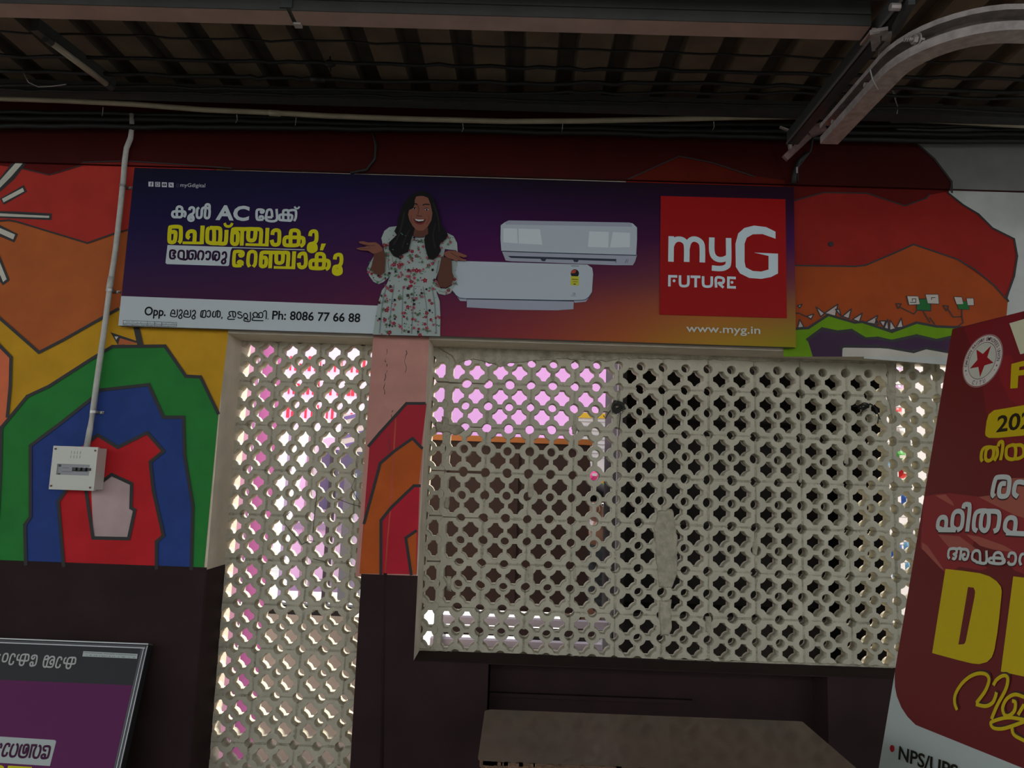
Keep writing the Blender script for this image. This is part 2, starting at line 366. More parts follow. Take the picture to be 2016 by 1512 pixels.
# ------------------------------------------------------------------ mural and dado on the back wall
WP = Plane((0, 0, 0), (0, -1, 0), (1, 0, 0))
def clip(uv, keep):
    out = []
    for i in range(len(uv)):
        a, b = uv[i], uv[(i+1) % len(uv)]; ka, kb = keep*(a[1]-ZB) >= 0, keep*(b[1]-ZB) >= 0
        if ka: out.append(a)
        if ka != kb: t = (ZB-a[1])/(b[1]-a[1]); out.append((a[0]+(b[0]-a[0])*t, ZB))
    return out
lay = [0.0004]
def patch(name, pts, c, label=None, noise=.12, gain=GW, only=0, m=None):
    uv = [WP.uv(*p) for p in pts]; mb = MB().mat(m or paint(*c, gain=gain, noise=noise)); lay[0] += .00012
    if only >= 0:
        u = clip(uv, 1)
        if len(u) > 2: mb.mat(paint(*[int(x_*.66) for x_ in c], gain=gain) if not m else m).puv(Plane((0, -.02, 0), (0, -1, 0), (1, 0, 0)), u, lay[0])  # colours on the beam darkened to imitate shade under the roof
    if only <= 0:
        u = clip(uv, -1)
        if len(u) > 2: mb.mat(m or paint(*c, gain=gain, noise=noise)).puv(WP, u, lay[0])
    if mb.v: return mb.build(name, parent=WALL, label=label)
INK = mat('black_outline_paint', (.012, .01, .011), .6)
lines = MB().mat(INK)
def line(pts, wpx, off=0):
    # straight hand painted line, on the beam or on the wall
    a = [Vector(WP.uv(*p)) for p in pts]
    for i in range(len(a)-1):
        z = (a[i].y+a[i+1].y)/2; pl = Plane((0, -.021 if z > ZB else 0, 0), (0, -1, 0), (1, 0, 0))
        w_ = wpx*3.4/F_PX; d = (a[i+1]-a[i]).normalized()*w_*.35
        lines.suv(pl, [a[i]-d, a[i+1]+d], w_, .0045, smooth=False)
A = crop(0, 280, 3.15); B = crop(0, 680, 3.286); C_ = crop(700, 760, 3.78); D_ = crop(1560, 240, 3.287)
DRED = (84, 14, 11); RED = (165, 48, 40); ORG = (168, 88, 44); YEL = (186, 140, 30)
# left bay
LATE = [(1225, 362), (1240, 354), (1335, 312), (1400, 325), (1482, 350), (1562, 362), (1562, 372)]
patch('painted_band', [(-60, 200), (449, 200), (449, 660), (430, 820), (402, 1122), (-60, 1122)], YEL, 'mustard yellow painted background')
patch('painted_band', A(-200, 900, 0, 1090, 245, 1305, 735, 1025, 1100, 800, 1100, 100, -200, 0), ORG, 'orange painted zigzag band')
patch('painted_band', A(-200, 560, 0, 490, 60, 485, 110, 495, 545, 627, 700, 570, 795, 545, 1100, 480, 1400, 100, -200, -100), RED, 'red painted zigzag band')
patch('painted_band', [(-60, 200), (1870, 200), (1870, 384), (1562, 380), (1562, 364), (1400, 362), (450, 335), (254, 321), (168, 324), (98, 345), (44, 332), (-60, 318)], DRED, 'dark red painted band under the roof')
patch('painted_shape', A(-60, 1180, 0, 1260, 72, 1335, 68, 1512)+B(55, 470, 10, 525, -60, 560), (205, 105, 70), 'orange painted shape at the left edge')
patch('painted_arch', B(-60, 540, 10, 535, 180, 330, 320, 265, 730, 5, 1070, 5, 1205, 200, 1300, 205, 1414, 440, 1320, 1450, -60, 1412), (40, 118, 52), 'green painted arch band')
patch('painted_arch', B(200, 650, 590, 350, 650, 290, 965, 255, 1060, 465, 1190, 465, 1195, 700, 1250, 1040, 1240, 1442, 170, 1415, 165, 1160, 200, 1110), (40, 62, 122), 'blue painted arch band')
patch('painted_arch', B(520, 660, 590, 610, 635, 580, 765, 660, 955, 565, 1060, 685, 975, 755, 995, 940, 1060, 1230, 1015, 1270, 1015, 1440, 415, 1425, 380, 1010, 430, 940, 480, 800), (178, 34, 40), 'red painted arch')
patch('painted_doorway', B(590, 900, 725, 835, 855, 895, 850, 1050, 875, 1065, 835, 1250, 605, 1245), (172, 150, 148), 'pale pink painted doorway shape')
for q in (B(10, 535, 180, 330, 320, 265, 600, 85, 730, 8, 1070, 5, 1205, 200, 1300, 205, 1414, 440), B(12, 535, 6, 800, -10, 1120), B(170, 1415, 165, 1160, 200, 1110, 200, 650, 400, 500, 590, 350, 650, 290, 965, 255, 1060, 465, 1190, 465, 1195, 700, 1250, 1040, 1240, 1445),
          B(415, 1425, 380, 1010, 430, 940, 480, 860), B(560, 640, 635, 580, 765, 660, 955, 565, 1060, 685, 975, 755, 995, 940, 1060, 1230, 1015, 1270, 1015, 1440), B(560, 940, 605, 1245, 835, 1250, 875, 1065, 850, 1050, 855, 895, 725, 835, 640, 900),
          A(-60, 1180, 0, 1260, 72, 1335, 68, 1512)+B(52, 460)): line(q, 6.5)
for q, w_ in ((A(-100, 1000, 0, 1090, 245, 1305, 400, 1225, 735, 1035), 6), (A(-60, 510, 0, 490, 60, 485, 110, 495, 300, 553, 545, 627, 700, 572, 795, 545), 3.4), (A(140, 165, 310, 205, 400, 178, 530, 138, 800, 130, 1050, 146, 1449, 175), 2.2)): line(q, w_)
patch('painted_triangle', A(685, 1178, 870, 1240, 735, 1262), (12, 12, 12), 'black painted triangle above the green arch', m=INK)
patch('painted_triangle', A(745, 1215, 865, 1250, 733, 1257), (175, 95, 60)); patch('painted_triangle', A(712, 1205, 735, 1206, 722, 1226), (190, 190, 190))
line(A(848, 1145, 872, 1250), 12)
for i, (o, n) in enumerate(((A(95, 105, 185, 105, 90, 230, 0, 310, -60, 370, -60, 290, 0, 225), A(120, 105, 165, 106, 70, 215, 0, 285, -60, 345, -60, 305, 0, 240)), (A(2, 350, 150, 266, 168, 308, 25, 388), A(14, 352, 143, 284, 152, 306, 24, 374)),
             (A(-60, 425, 0, 428, 100, 430, 323, 443, 320, 484, 0, 470, -60, 468), A(-60, 440, 0, 442, 308, 458, 306, 470, 0, 460, -60, 458)), (A(-60, 490, 0, 513, 112, 570, 90, 622, 0, 585, -60, 560), A(-60, 510, 0, 532, 96, 574, 84, 604, 0, 566, -60, 545)),
             (A(-60, 560, 0, 700, 62, 855, 20, 888, 0, 862, -60, 700), A(-60, 620, 0, 740, 44, 850, 22, 868, 0, 815, -60, 660)))):
    patch('painted_sun_ray', o, (0, 0, 0), m=INK, only=-1); patch('painted_sun_ray', n, (185, 183, 170), 'white painted ray with black outline', only=-1)
patch('painted_hill', LATE, (120, 26, 8), 'dark orange painted hill showing above the board')
# pier between the windows
patch('painted_pier', [(736, 650), (846, 650), (820, 1135), (700, 1135)], (178, 128, 118), 'faded pink paint on the pier')
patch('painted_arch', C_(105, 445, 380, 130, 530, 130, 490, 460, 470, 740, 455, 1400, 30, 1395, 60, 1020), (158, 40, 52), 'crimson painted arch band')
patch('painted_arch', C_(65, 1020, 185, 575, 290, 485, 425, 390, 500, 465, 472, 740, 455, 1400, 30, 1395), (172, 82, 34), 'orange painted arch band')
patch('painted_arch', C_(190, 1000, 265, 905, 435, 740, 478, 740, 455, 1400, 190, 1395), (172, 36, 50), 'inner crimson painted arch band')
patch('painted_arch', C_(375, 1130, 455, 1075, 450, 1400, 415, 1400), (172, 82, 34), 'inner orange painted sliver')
for q in (C_(100, 445, 180, 350, 380, 130, 515, 130), C_(65, 1020, 185, 575, 290, 485, 425, 390, 495, 462), C_(190, 1395, 190, 1000, 265, 905, 435, 742, 478, 742), C_(415, 1400, 375, 1130, 450, 1078)): line(q, 5.6)
# right bay
patch('painted_background', [(1700, 160), (2400, 160), (2400, 760), (1700, 706)], (170, 172, 168), 'bare white wall at the right')
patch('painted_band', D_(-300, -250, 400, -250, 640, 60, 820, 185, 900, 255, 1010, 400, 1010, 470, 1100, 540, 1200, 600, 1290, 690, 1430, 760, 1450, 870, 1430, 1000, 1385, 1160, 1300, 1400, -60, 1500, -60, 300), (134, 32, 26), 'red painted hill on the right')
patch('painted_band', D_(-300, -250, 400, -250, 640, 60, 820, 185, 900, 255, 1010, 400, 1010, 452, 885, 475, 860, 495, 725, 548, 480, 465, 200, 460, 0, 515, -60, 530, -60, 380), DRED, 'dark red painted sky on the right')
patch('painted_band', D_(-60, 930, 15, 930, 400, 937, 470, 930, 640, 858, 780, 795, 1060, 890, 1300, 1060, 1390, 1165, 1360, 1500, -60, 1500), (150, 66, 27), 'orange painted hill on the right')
green = D_(-60, 1345, 100, 1335, 230, 1250, 400, 1300, 450, 1295, 640, 1360, 800, 1300, 930, 1325, 1040, 1330, 1100, 1330, 1100, 1520, -60, 1520)
patch('painted_band', green, (98, 138, 18), 'lime green painted band')
pur = D_(130, 1520, 95, 1410, 190, 1340, 290, 1360, 380, 1350, 470, 1405, 550, 1400, 640, 1420, 800, 1385, 930, 1415, 1020, 1395, 1090, 1395, 1090, 1520)
patch('painted_band', pur, (62, 42, 66), 'dull purple painted band')
patch('painted_band', D_(320, 1520, 322, 1462, 620, 1466, 740, 1490, 860, 1462, 1000, 1490, 1040, 1520), (176, 172, 160), 'white painted strip above the window')
line(green[:-2], 5); line(pur[1:-2], 6); line(D_(300, 1475, 325, 1455, 480, 1450, 620, 1462, 780, 1490, 860, 1465, 1010, 1492), 5)
for q, w_ in ((D_(400, -250, 640, 60, 820, 185, 900, 255, 1010, 400, 1012, 470, 1100, 540, 1200, 600, 1290, 690, 1430, 760, 1450, 870, 1430, 1000, 1380, 1140, 1392, 1162), 4), (D_(1012, 410, 1000, 460, 1020, 475), 3),
              (D_(-60, 530, 0, 515, 200, 460, 480, 465, 725, 546, 860, 497, 885, 470), 2.6), (D_(-60, 930, 400, 937, 470, 930, 640, 858, 780, 795, 1060, 890, 1180, 960, 1300, 1060, 1392, 1162), 3.2), ([(1235, 357), (1335, 312), (1400, 325), (1482, 352)], 2.5)): line(q, w_)
for i, t in enumerate(((30, 1335, 45, 1280, 72, 1330), (150, 1200, 205, 1240, 180, 1262), (205, 1240, 290, 1182, 275, 1262), (275, 1215, 300, 1215, 312, 1260), (320, 1260, 378, 1212, 362, 1275), (385, 1280, 448, 1240, 430, 1295), (470, 1300, 548, 1255, 530, 1310), (535, 1275, 555, 1310, 545, 1315), (585, 1330, 560, 1290, 600, 1290), (590, 1335, 612, 1280, 618, 1345), (625, 1350, 628, 1285, 665, 1340), (668, 1335, 700, 1272, 712, 1330), (90, 1260, 135, 1245, 118, 1278), (30, 1192, 60, 1182, 45, 1205))):
    p = D_(*t); patch('painted_tooth', p, (180, 165, 160)); line(p+[p[0]], 2.4)
line(D_(10, 1240, 40, 1240, 95, 1265), 2.2)
for (dx, dy, s_, ey) in ((0, 0, 1, ((735, 1130, 808, 1132, 820, 1182, 748, 1184), (858, 1120, 938, 1120, 942, 1178, 872, 1176))), (0, 0, 1, ((1042, 1135, 1090, 1138, 1100, 1180, 1058, 1182), (1122, 1145, 1165, 1145, 1168, 1188, 1130, 1188)))):
    body = D_(*((798, 1150, 890, 1145, 890, 1225, 800, 1220) if ey[0][0] == 735 else (1060, 1165, 1130, 1165, 1138, 1215, 1070, 1212)))
    patch('painted_creature', body, (36, 100, 50), 'green blocky body painted under square eyes'); line(body+[body[0]], 2)
    for e in ey:
        p = D_(*e); patch('painted_eye', p, (178, 170, 160)); line(p+[p[0]], 2.4)
        cx = sum(a for a, b in p)/4; cy = sum(b for a, b in p)/4
        line([(cx-6, cy+4), (cx+5, cy+4), (cx+5, cy-3), (cx-2, cy-3), (cx-2, cy+1)], 1.5)
for q in (D_(665, 1178, 700, 1180, 680, 1210, 665, 1178), D_(690, 1200, 780, 1245, 800, 1225), D_(840, 1225, 885, 1300), D_(885, 1270, 915, 1310), D_(970, 1190, 1005, 1195, 990, 1225, 970, 1190), D_(1000, 1210, 1035, 1265, 1090, 1262), D_(1090, 1215, 1092, 1265, 1100, 1300, 1060, 1330)): line(q, 2.2)
lines.build('painted_outlines', parent=WALL, label='black hand-painted outlines of the mural')
# dado
def dado(pts, l=None): patch('dado_paint', pts, (0, 0, 0), m=MAROON, only=-1)
XL = [WP.uv(0, 1108)[1]]
dd = MB().mat(MAROON)
dd.box(-14, L1, -.004, 0, 0, ZD).box(R1, L2, -.004, 0, 0, ZD-.003).box(L2, -.10, -.004, 0, 0, ZS2).box(1.39, R2, -.004, 0, 0, ZS2).box(R2, 14, -.004, 0, 0, ZD)
dd.box(-.104, -.10, -.004, .17, 0, ZS2).box(1.386, 1.39, -.004, .17, 0, ZS2).box(-.10, 1.39, .166, .17, 0, ZS2+.0)
dd.box(L1-.001, L1+.004, -.004, .205, .12, ZD-.01).box(L2, R2, -.002, .2, ZS2, ZS2+.003).box(-.10, R2, .166, .2, ZS2, ZS2+.004)
dd.box(L1, R1, -.004, 0, 0, .12).box(L1, R1, 0, .2, .12, .124)
dd.build('dado_paint', parent=WALL, label='dark maroon paint on the lower wall')
MB().mat(MAROON).box(-.098, .83, .140, .166, .595, .612).build('ledge', parent=WALL, label='thin maroon ledge in the recess')
# vertical ridge on the pier
rp = [PY(x, y, 0) for x, y in C_(300, 240, 285, 500, 262, 900, 240, 1130, 222, 1390)]
mm = MB().mat(paint(178, 78, 60)); mm.tube([p+Vector((0, .006, 0)) for p in rp], .011, 8); mm.build('plaster_ridge', parent=WALL, smooth=True)
rp = [PY(x, y, 0) for x, y in C_(222, 1392, 210, 1512)]+[PY(752, 1512, 0)]
mm = MB().mat(MAROON); mm.tube([p+Vector((0, .003, 0)) for p in rp], .011, 8); mm.build('plaster_ridge', parent=WALL, smooth=True)
# cracks in the pier paint
ck = MB().mat(mat('bare_cement_crack', (.1, .06, .05), .9)); r = random.Random(5)
for x0, y0, n in ((762, 672, 22), (800, 690, 8), (770, 800, 6), (766, 850, 8)):
    x, y = x0, y0
    for i in range(n):
        nx = x+r.uniform(-3, 2.6); ny = y+r.uniform(2, 7)
        if r.random() < .7: ck.stroke(WP, [(x, y), (nx, ny)], r.uniform(.6, 1.8), .004, smooth=False)
        x, y = nx, ny
ck.build('crack', parent=WALL)
MB().mat(BLACK).cyl(PY(1635, 481, -.002), (0, 1, 0), .012, .012).build('wall_hole', parent=WALL, label='small dark hole in the red paint')
# ------------------------------------------------------------------ long advertising board
YB = -.055
BP = Plane((0, YB, 0), (0, -1, 0), (1, 0, 0))
q = [PY(*p, YB) for p in ((264, 330), (1563, 368), (1567, 685), (234, 640))]
bx0, bx1 = (q[0].x+q[3].x)/2, (q[1].x+q[2].x)/2; bz1, bz0 = (q[0].z+q[1].z)/2, (q[2].z+q[3].z)/2
AD = empty('advertising_board', ((bx0+bx1)/2, YB, bz0), 'long printed air conditioner advertising board mounted above the windows', 'advertising board')
fr = MB().mat(mat('dark_board_edge', (.05, .045, .05), .5)); t = .012
fr.box(bx0, bx1, YB+.004, -.022, bz1-t, bz1).box(bx0, bx1, YB+.004, -.022, bz0, bz0+t).box(bx0, bx0+t, YB+.004, -.022, bz0+t, bz1-t).box(bx1-t, bx1, YB+.004, -.022, bz0+t, bz1-t)
fr.build('frame', parent=AD)
U = [0, .12, .3, .5, .62, .75, .88, 1.0]; V = [0, .12, .35, .6, .8, 1.0]
G = [[(10, 9, 28), (9, 8, 30), (12, 7, 32), (10, 5, 22), (12, 3, 16), (18, 3, 18), (22, 2, 16), (24, 3, 18)],
     [(12, 10, 40), (12, 10, 42), (18, 9, 48), (26, 8, 44), (28, 6, 38), (26, 5, 34), (30, 4, 30), (34, 4, 30)],
     [(20, 12, 56), (24, 12, 54), (42, 16, 60), (54, 12, 66), (56, 10, 60), (52, 10, 52), (54, 12, 52), (56, 12, 66)],
     [(40, 22, 64), (44, 22, 62), (58, 22, 62), (74, 16, 70), (80, 22, 66), (88, 38, 58), (110, 50, 52), (104, 44, 60)],
     [(58, 26, 62), (62, 26, 60), (74, 26, 62), (96, 34, 62), (118, 48, 56), (142, 66, 46), (160, 92, 40), (140, 96, 46)],
     [(60, 26, 60), (66, 28, 60), (84, 30, 62), (118, 40, 58), (140, 54, 50), (160, 84, 38), (160, 122, 34), (140, 128, 22)]]
GB = [1.9, 1.8, 1.6, 1.45, 1.35, 1.35]
def gcol(u, v):
    i = max(k for k in range(len(U)-1) if u >= U[k]-1e-9); j = max(k for k in range(len(V)-1) if v >= V[k]-1e-9)
    a = (u-U[i])/(U[i+1]-U[i]); b = (v-V[j])/(V[j+1]-V[j]); o = []
    for c in range(3):
        f = lambda jj, ii: lin(G[jj][ii][c])*GB[jj]*.8
        o.append((f(j, i)*(1-a)+f(j, i+1)*a)*(1-b)+(f(j+1, i)*(1-a)+f(j+1, i+1)*a)*b)
    return (*o, 1)
nx, nz = 40, 14; m = MB().mat(vmat('printed_gradient', .55))
m.add([(bx0+(bx1-bx0)*i/nx, YB, bz1+(bz0-bz1)*j/nz) for j in range(nz+1) for i in range(nx+1)], [(j*(nx+1)+i, (j+1)*(nx+1)+i, (j+1)*(nx+1)+i+1, j*(nx+1)+i+1) for j in range(nz) for i in range(nx)])
pan = m.build('printed_panel', parent=AD, label='purple to orange gradient print')
ca = pan.data.color_attributes.new('print', 'FLOAT_COLOR', 'POINT')
for j in range(nz+1):
    for i in range(nx+1): ca.data[j*(nx+1)+i].color = gcol(i/nx, j/nz)
e_ = [.0012]
def nl(): e_[0] += .0003; return e_[0]
WHT = ink(178, 186, 190, 1.7); 
K = crop(200, 320, 3.733); T1 = crop(320, 390, 8.895); T2 = crop(500, 390, 8.895); GC = crop(1260, 340, 4.2); AC = crop(680, 340, 3.36); S1 = crop(270, 590, 8.765); S2 = crop(430, 590, 6.952)
wt = MB().mat(WHT); c0 = BP.uv(234, 640); 
w_ = BP.uv(240, 583); w2 = BP.uv(745, 602)
wt.puv(BP, [(bx0, bz0), (w2[0], bz0), (w2[0], w2[1]), (bx0, w_[1])], nl()); wt.build('address_strip', parent=AD, label='white strip with address and phone number')
def strokes(name, parent, pl, tr, ss, wz, m, l, sc, label=None):
    mb = MB().mat(m)
    for s_ in ss: mb.stroke(pl, tr(*s_), wz/sc, l)
    return mb
L_W = nl(); a = strokes('', AD, BP, T1, [(255, 335, 252, 200, 270, 158, 310, 152, 345, 180, 347, 240, 345, 300, 320, 335, 255, 335, 200, 332, 175, 300, 182, 252, 215, 236, 345, 236, 392, 245, 402, 290, 380, 338),
    (475, 215, 482, 180, 520, 165, 552, 190, 545, 262, 490, 295, 460, 330, 460, 375, 495, 398, 540, 385, 540, 335, 515, 300), (468, 347, 535, 347), (645, 168, 612, 200, 605, 310, 625, 345, 660, 345, 685, 310, 692, 210, 720, 172, 780, 172, 825, 205, 820, 320, 795, 352, 760, 348, 745, 310, 755, 190), (752, 150, 770, 118, 800, 112, 825, 135, 825, 200)], 44, WHT, L_W, 8.895)
for s_ in ((165, 378, 85, 382, 52, 355, 50, 240, 68, 208, 120, 203, 168, 218, 165, 250, 132, 256, 118, 228), (165, 378, 155, 330, 112, 325, 98, 355), (322, 338, 315, 250, 298, 208, 255, 208, 230, 240, 222, 385, 395, 390, 398, 192), (235, 338, 322, 340), (505, 290, 455, 300, 448, 355, 465, 385, 600, 395, 645, 395, 668, 350, 655, 300, 520, 292), (515, 388, 515, 240, 540, 215, 580, 215, 602, 240, 605, 395), (605, 225, 680, 212, 735, 230, 735, 340, 705, 405)): a.stroke(BP, T2(*s_), 42/8.895, L_W)
a.stroke(BP, T2(712, 150, 728, 175, 755, 186, 782, 175, 797, 150), 30/8.895, L_W)
text_px(a, BP, 'AC', (424.5, 432), (490, 434), 28.5, L_W, bold=.035)
a.build('lettering_line', parent=AD, label='white first line of lettering')
YE = ink(176, 170, 12, 2.1); L_Y = nl()
y = strokes('', AD, BP, T1, [(285, 785, 318, 740, 325, 560, 300, 508, 160, 508, 132, 545, 122, 740, 150, 775, 200, 770, 222, 730, 232, 620, 205, 592, 160, 600), (478, 705, 442, 680, 448, 620, 485, 585, 540, 585, 568, 620, 560, 775), (830, 525, 792, 565, 787, 740, 820, 780, 880, 790, 905, 740, 905, 560, 880, 525, 830, 525), (890, 525, 980, 528, 1015, 565, 1010, 740, 980, 790, 880, 795), (980, 795, 1080, 800, 1112, 760, 1125, 560),
     (1235, 610, 1300, 605, 1320, 645, 1312, 780, 1270, 810, 1228, 790, 1218, 740, 1232, 580, 1262, 545, 1400, 545, 1450, 548), (1510, 560, 1502, 700, 1530, 740, 1590, 740, 1620, 700, 1630, 575, 1600, 545, 1450, 545), (1600, 545, 1700, 550, 1730, 595, 1718, 800)], 68, YE, L_Y, 8.895)
for s_, w_ in (((355, 785, 690, 790), 46), ((706, 485, 688, 810), 72), ((1400, 545, 1390, 835), 66), ((1455, 815, 1860, 825), 46)): y.stroke(BP, T1(*s_), w_/8.895, L_Y)
y.stroke(BP, T1(1090, 440, 1110, 485, 1155, 500, 1200, 485, 1225, 440), 46/8.895, L_Y)
for s_ in ((325, 648, 335, 590, 375, 565, 430, 572, 448, 620, 440, 780, 400, 818, 335, 808, 312, 735), (648, 690, 565, 690, 535, 730, 535, 800, 570, 828, 740, 828, 782, 790, 788, 620, 760, 575, 690, 568, 648, 605, 642, 828), (648, 690, 840, 697, 872, 740, 865, 805, 815, 850), (985, 668, 998, 605, 1040, 583, 1092, 605, 1095, 735, 1055, 790, 985, 810, 962, 860, 968, 910, 1020, 935, 1078, 908, 1082, 850, 1060, 800), (970, 866, 1080, 866),
           (150, 1048, 200, 1045, 218, 1090, 207, 1175, 165, 1198, 125, 1185, 122, 1130, 132, 995, 162, 955, 310, 955), (395, 975, 395, 1110, 430, 1138, 480, 1132, 505, 1100, 510, 990, 480, 958, 310, 955), (480, 958, 580, 958, 605, 1000, 592, 1205), (790, 1055, 805, 995, 850, 972, 900, 990, 910, 1150, 870, 1212, 805, 1205, 785, 1135), (1100, 1092, 1020, 1095, 992, 1130, 992, 1200, 1025, 1228, 1190, 1232, 1225, 1190, 1230, 1030, 1200, 985, 1140, 980, 1102, 1015, 1097, 1230), (1100, 1092, 1280, 1097, 1315, 1140, 1305, 1215, 1258, 1252), (1418, 1078, 1430, 1015, 1480, 993, 1528, 1015, 1530, 1130, 1490, 1190, 1420, 1207, 1402, 1260, 1408, 1310, 1460, 1332, 1518, 1308, 1520, 1240, 1495, 1200), (1408, 1270, 1520, 1270)): y.stroke(BP, T2(*s_), 66/8.895, L_Y)
for s_, w_ in (((240, 525, 225, 845), 66), ((300, 955, 285, 1230), 64), ((350, 1215, 715, 1225), 46), ((708, 935, 690, 1245), 66)): y.stroke(BP, T2(*s_), w_/8.895, L_Y)
y.poly(BP, T2(1182, 800, 1262, 800, 1210, 918, 1156, 915), L_Y)
for s_ in ((1388, 1182, 1280, 1185, 1252, 1150, 1262, 965, 1290, 940, 1380, 940, 1412, 962, 1405, 1005, 1370, 1015, 1348, 975), (1388, 1182, 1395, 1130, 1350, 1112, 1322, 1150), (1530, 1205, 1500, 1140, 1512, 985, 1550, 942, 1600, 942, 1635, 985, 1625, 1150, 1588, 1205)): y.stroke(BP, T1(*s_), 60/8.895, L_Y)
y.build('lettering_line', parent=AD, label='large yellow lettering in two lines')
b = MB().mat(WHT); lw = nl(); b.poly(BP, T1(92, 825, 1255, 862, 1215, 885, 1195, 930, 1168, 1175, 1150, 1192, 80, 1158, 56, 1135), lw); b.stroke(BP, T1(1200, 868, 2490, 908), 1.6, lw); b.build('word_box', parent=AD, label='white box behind dark lettering')
dk = MB().mat(ink(34, 8, 40)); lw = nl()
for s_ in ((222, 1058, 160, 1060, 137, 1030, 137, 960, 152, 922, 210, 922, 230, 950, 205, 975, 185, 950), (222, 1058, 215, 1015, 175, 1008), (302, 1060, 282, 1030, 287, 960, 310, 927, 365, 930, 380, 970, 375, 1065), (300, 1065, 430, 1070, 438, 910), (560, 1082, 585, 1040, 585, 955, 560, 928, 490, 928, 467, 960, 462, 1040, 480, 1068, 520, 1068, 535, 1030, 533, 990, 500, 982), (645, 1088, 625, 1040, 637, 960, 660, 932, 700, 937, 720, 970, 710, 1050, 682, 1088), (765, 985, 775, 947, 815, 942, 840, 970, 830, 1050, 800, 1078, 762, 1062), (900, 1095, 882, 1040, 892, 970, 915, 942, 975, 947, 998, 980, 990, 1060, 950, 1092, 925, 1070, 925, 1010, 960, 995), (1055, 998, 1066, 962, 1100, 952, 1118, 990, 1112, 1050, 1062, 1085, 1042, 1120, 1060, 1148, 1095, 1138, 1105, 1100, 1088, 1062)): dk.stroke(BP, T1(*s_), 37/8.895, lw)
dk.build('lettering_line', parent=AD, label='dark lettering inside the white box')
ad = MB().mat(ink(8, 9, 12)); lw = nl()
for s_ in ((655, 262, 650, 200, 622, 180, 597, 205, 587, 283, 688, 288, 700, 170), (600, 240, 655, 243), (730, 210, 747, 182, 775, 187, 780, 230, 740, 270, 722, 300, 737, 324, 770, 320, 775, 285, 755, 265), (883, 270, 878, 208, 850, 188, 825, 213, 815, 291, 916, 296, 928, 178), (828, 248, 883, 251), (958, 218, 975, 190, 1003, 195, 1008, 238, 968, 278, 950, 308, 965, 332, 998, 328, 1003, 293, 983, 273),
           (1100, 298, 1110, 210, 1135, 193, 1142, 215, 1125, 292), (1135, 193, 1188, 198, 1178, 303, 1100, 298), (1215, 215, 1235, 192, 1265, 205, 1265, 280, 1235, 303, 1205, 280), (1335, 200, 1312, 230, 1307, 285, 1330, 303, 1355, 285, 1365, 212, 1395, 197, 1433, 212, 1433, 288, 1405, 303, 1385, 288, 1400, 180), (1472, 300, 1460, 335)): ad.stroke(BP, S1(*s_), 20/8.765, lw)
for s_ in ((230, 270, 140, 270, 137, 240, 170, 225, 150, 200, 160, 167, 230, 170, 236, 232, 205, 236, 200, 172), (322, 180, 285, 167, 270, 192, 322, 220, 325, 245, 292, 255, 265, 240), (350, 235, 352, 200, 380, 190, 400, 215, 395, 248, 350, 248), (350, 290, 360, 265, 400, 268, 410, 290), (440, 170, 435, 295, 352, 292), (530, 240, 482, 245, 467, 270, 482, 285, 620, 290), (492, 240, 475, 200, 510, 175, 540, 200, 530, 240, 560, 240, 555, 195, 590, 177, 610, 200, 600, 245, 540, 245), (615, 172, 640, 152, 660, 172, 655, 268)): ad.stroke(BP, S2(*s_), 15.5/6.952, lw)
ad.poly(BP, S2(674, 258, 688, 258, 688, 271, 674, 270), lw)
ad.build('address_word', parent=AD, label='black script address words'); ad = MB().mat(ink(8, 9, 12)); text_px(ad, BP, 'Opp.', S1(125, 268)[0], S1(495, 283)[0], 17.6, lw, bold=.022)
ad.build('address_word', parent=AD, label='black abbreviation before the script words'); ad = MB().mat(ink(8, 9, 12)); text_px(ad, BP, 'Ph: 8086 77 66 88', S2(735, 269)[0], S2(1940, 309)[0], 17.6, lw, bold=.02)
ad.build('address_lettering', parent=AD, label='black phone number')
tb = MB().mat(ink(40, 40, 44)); lw = nl()
for s_ in ((162, 1160, 555, 1178), (160, 1196, 553, 1207), (162, 1160, 160, 1196), (340, 1168, 338, 1202), (445, 1173, 444, 1204), (555, 1178, 553, 1207), (161, 1182, 554, 1194), (392, 1170, 391, 1203)): tb.stroke(BP, K(*s_), .7, lw, smooth=False)
r = random.Random(2)
for row, (x0, y0) in enumerate(((168, 1171), (166, 1190))):
    for i in range(44):
        x = x0+i*8.6; yy = y0+i*.39
        if r.random() < (.45 if row == 0 else .85): tb.stroke(BP, K(x, yy+r.uniform(-2, 2), x+r.uniform(3, 6), yy+r.uniform(-2, 2)), r.uniform(.6, 1.2), lw, smooth=False)
tb.build('print_table', parent=AD, label='tiny printed table in the lower left corner')
ic = MB(); lw = nl(); lk = nl()
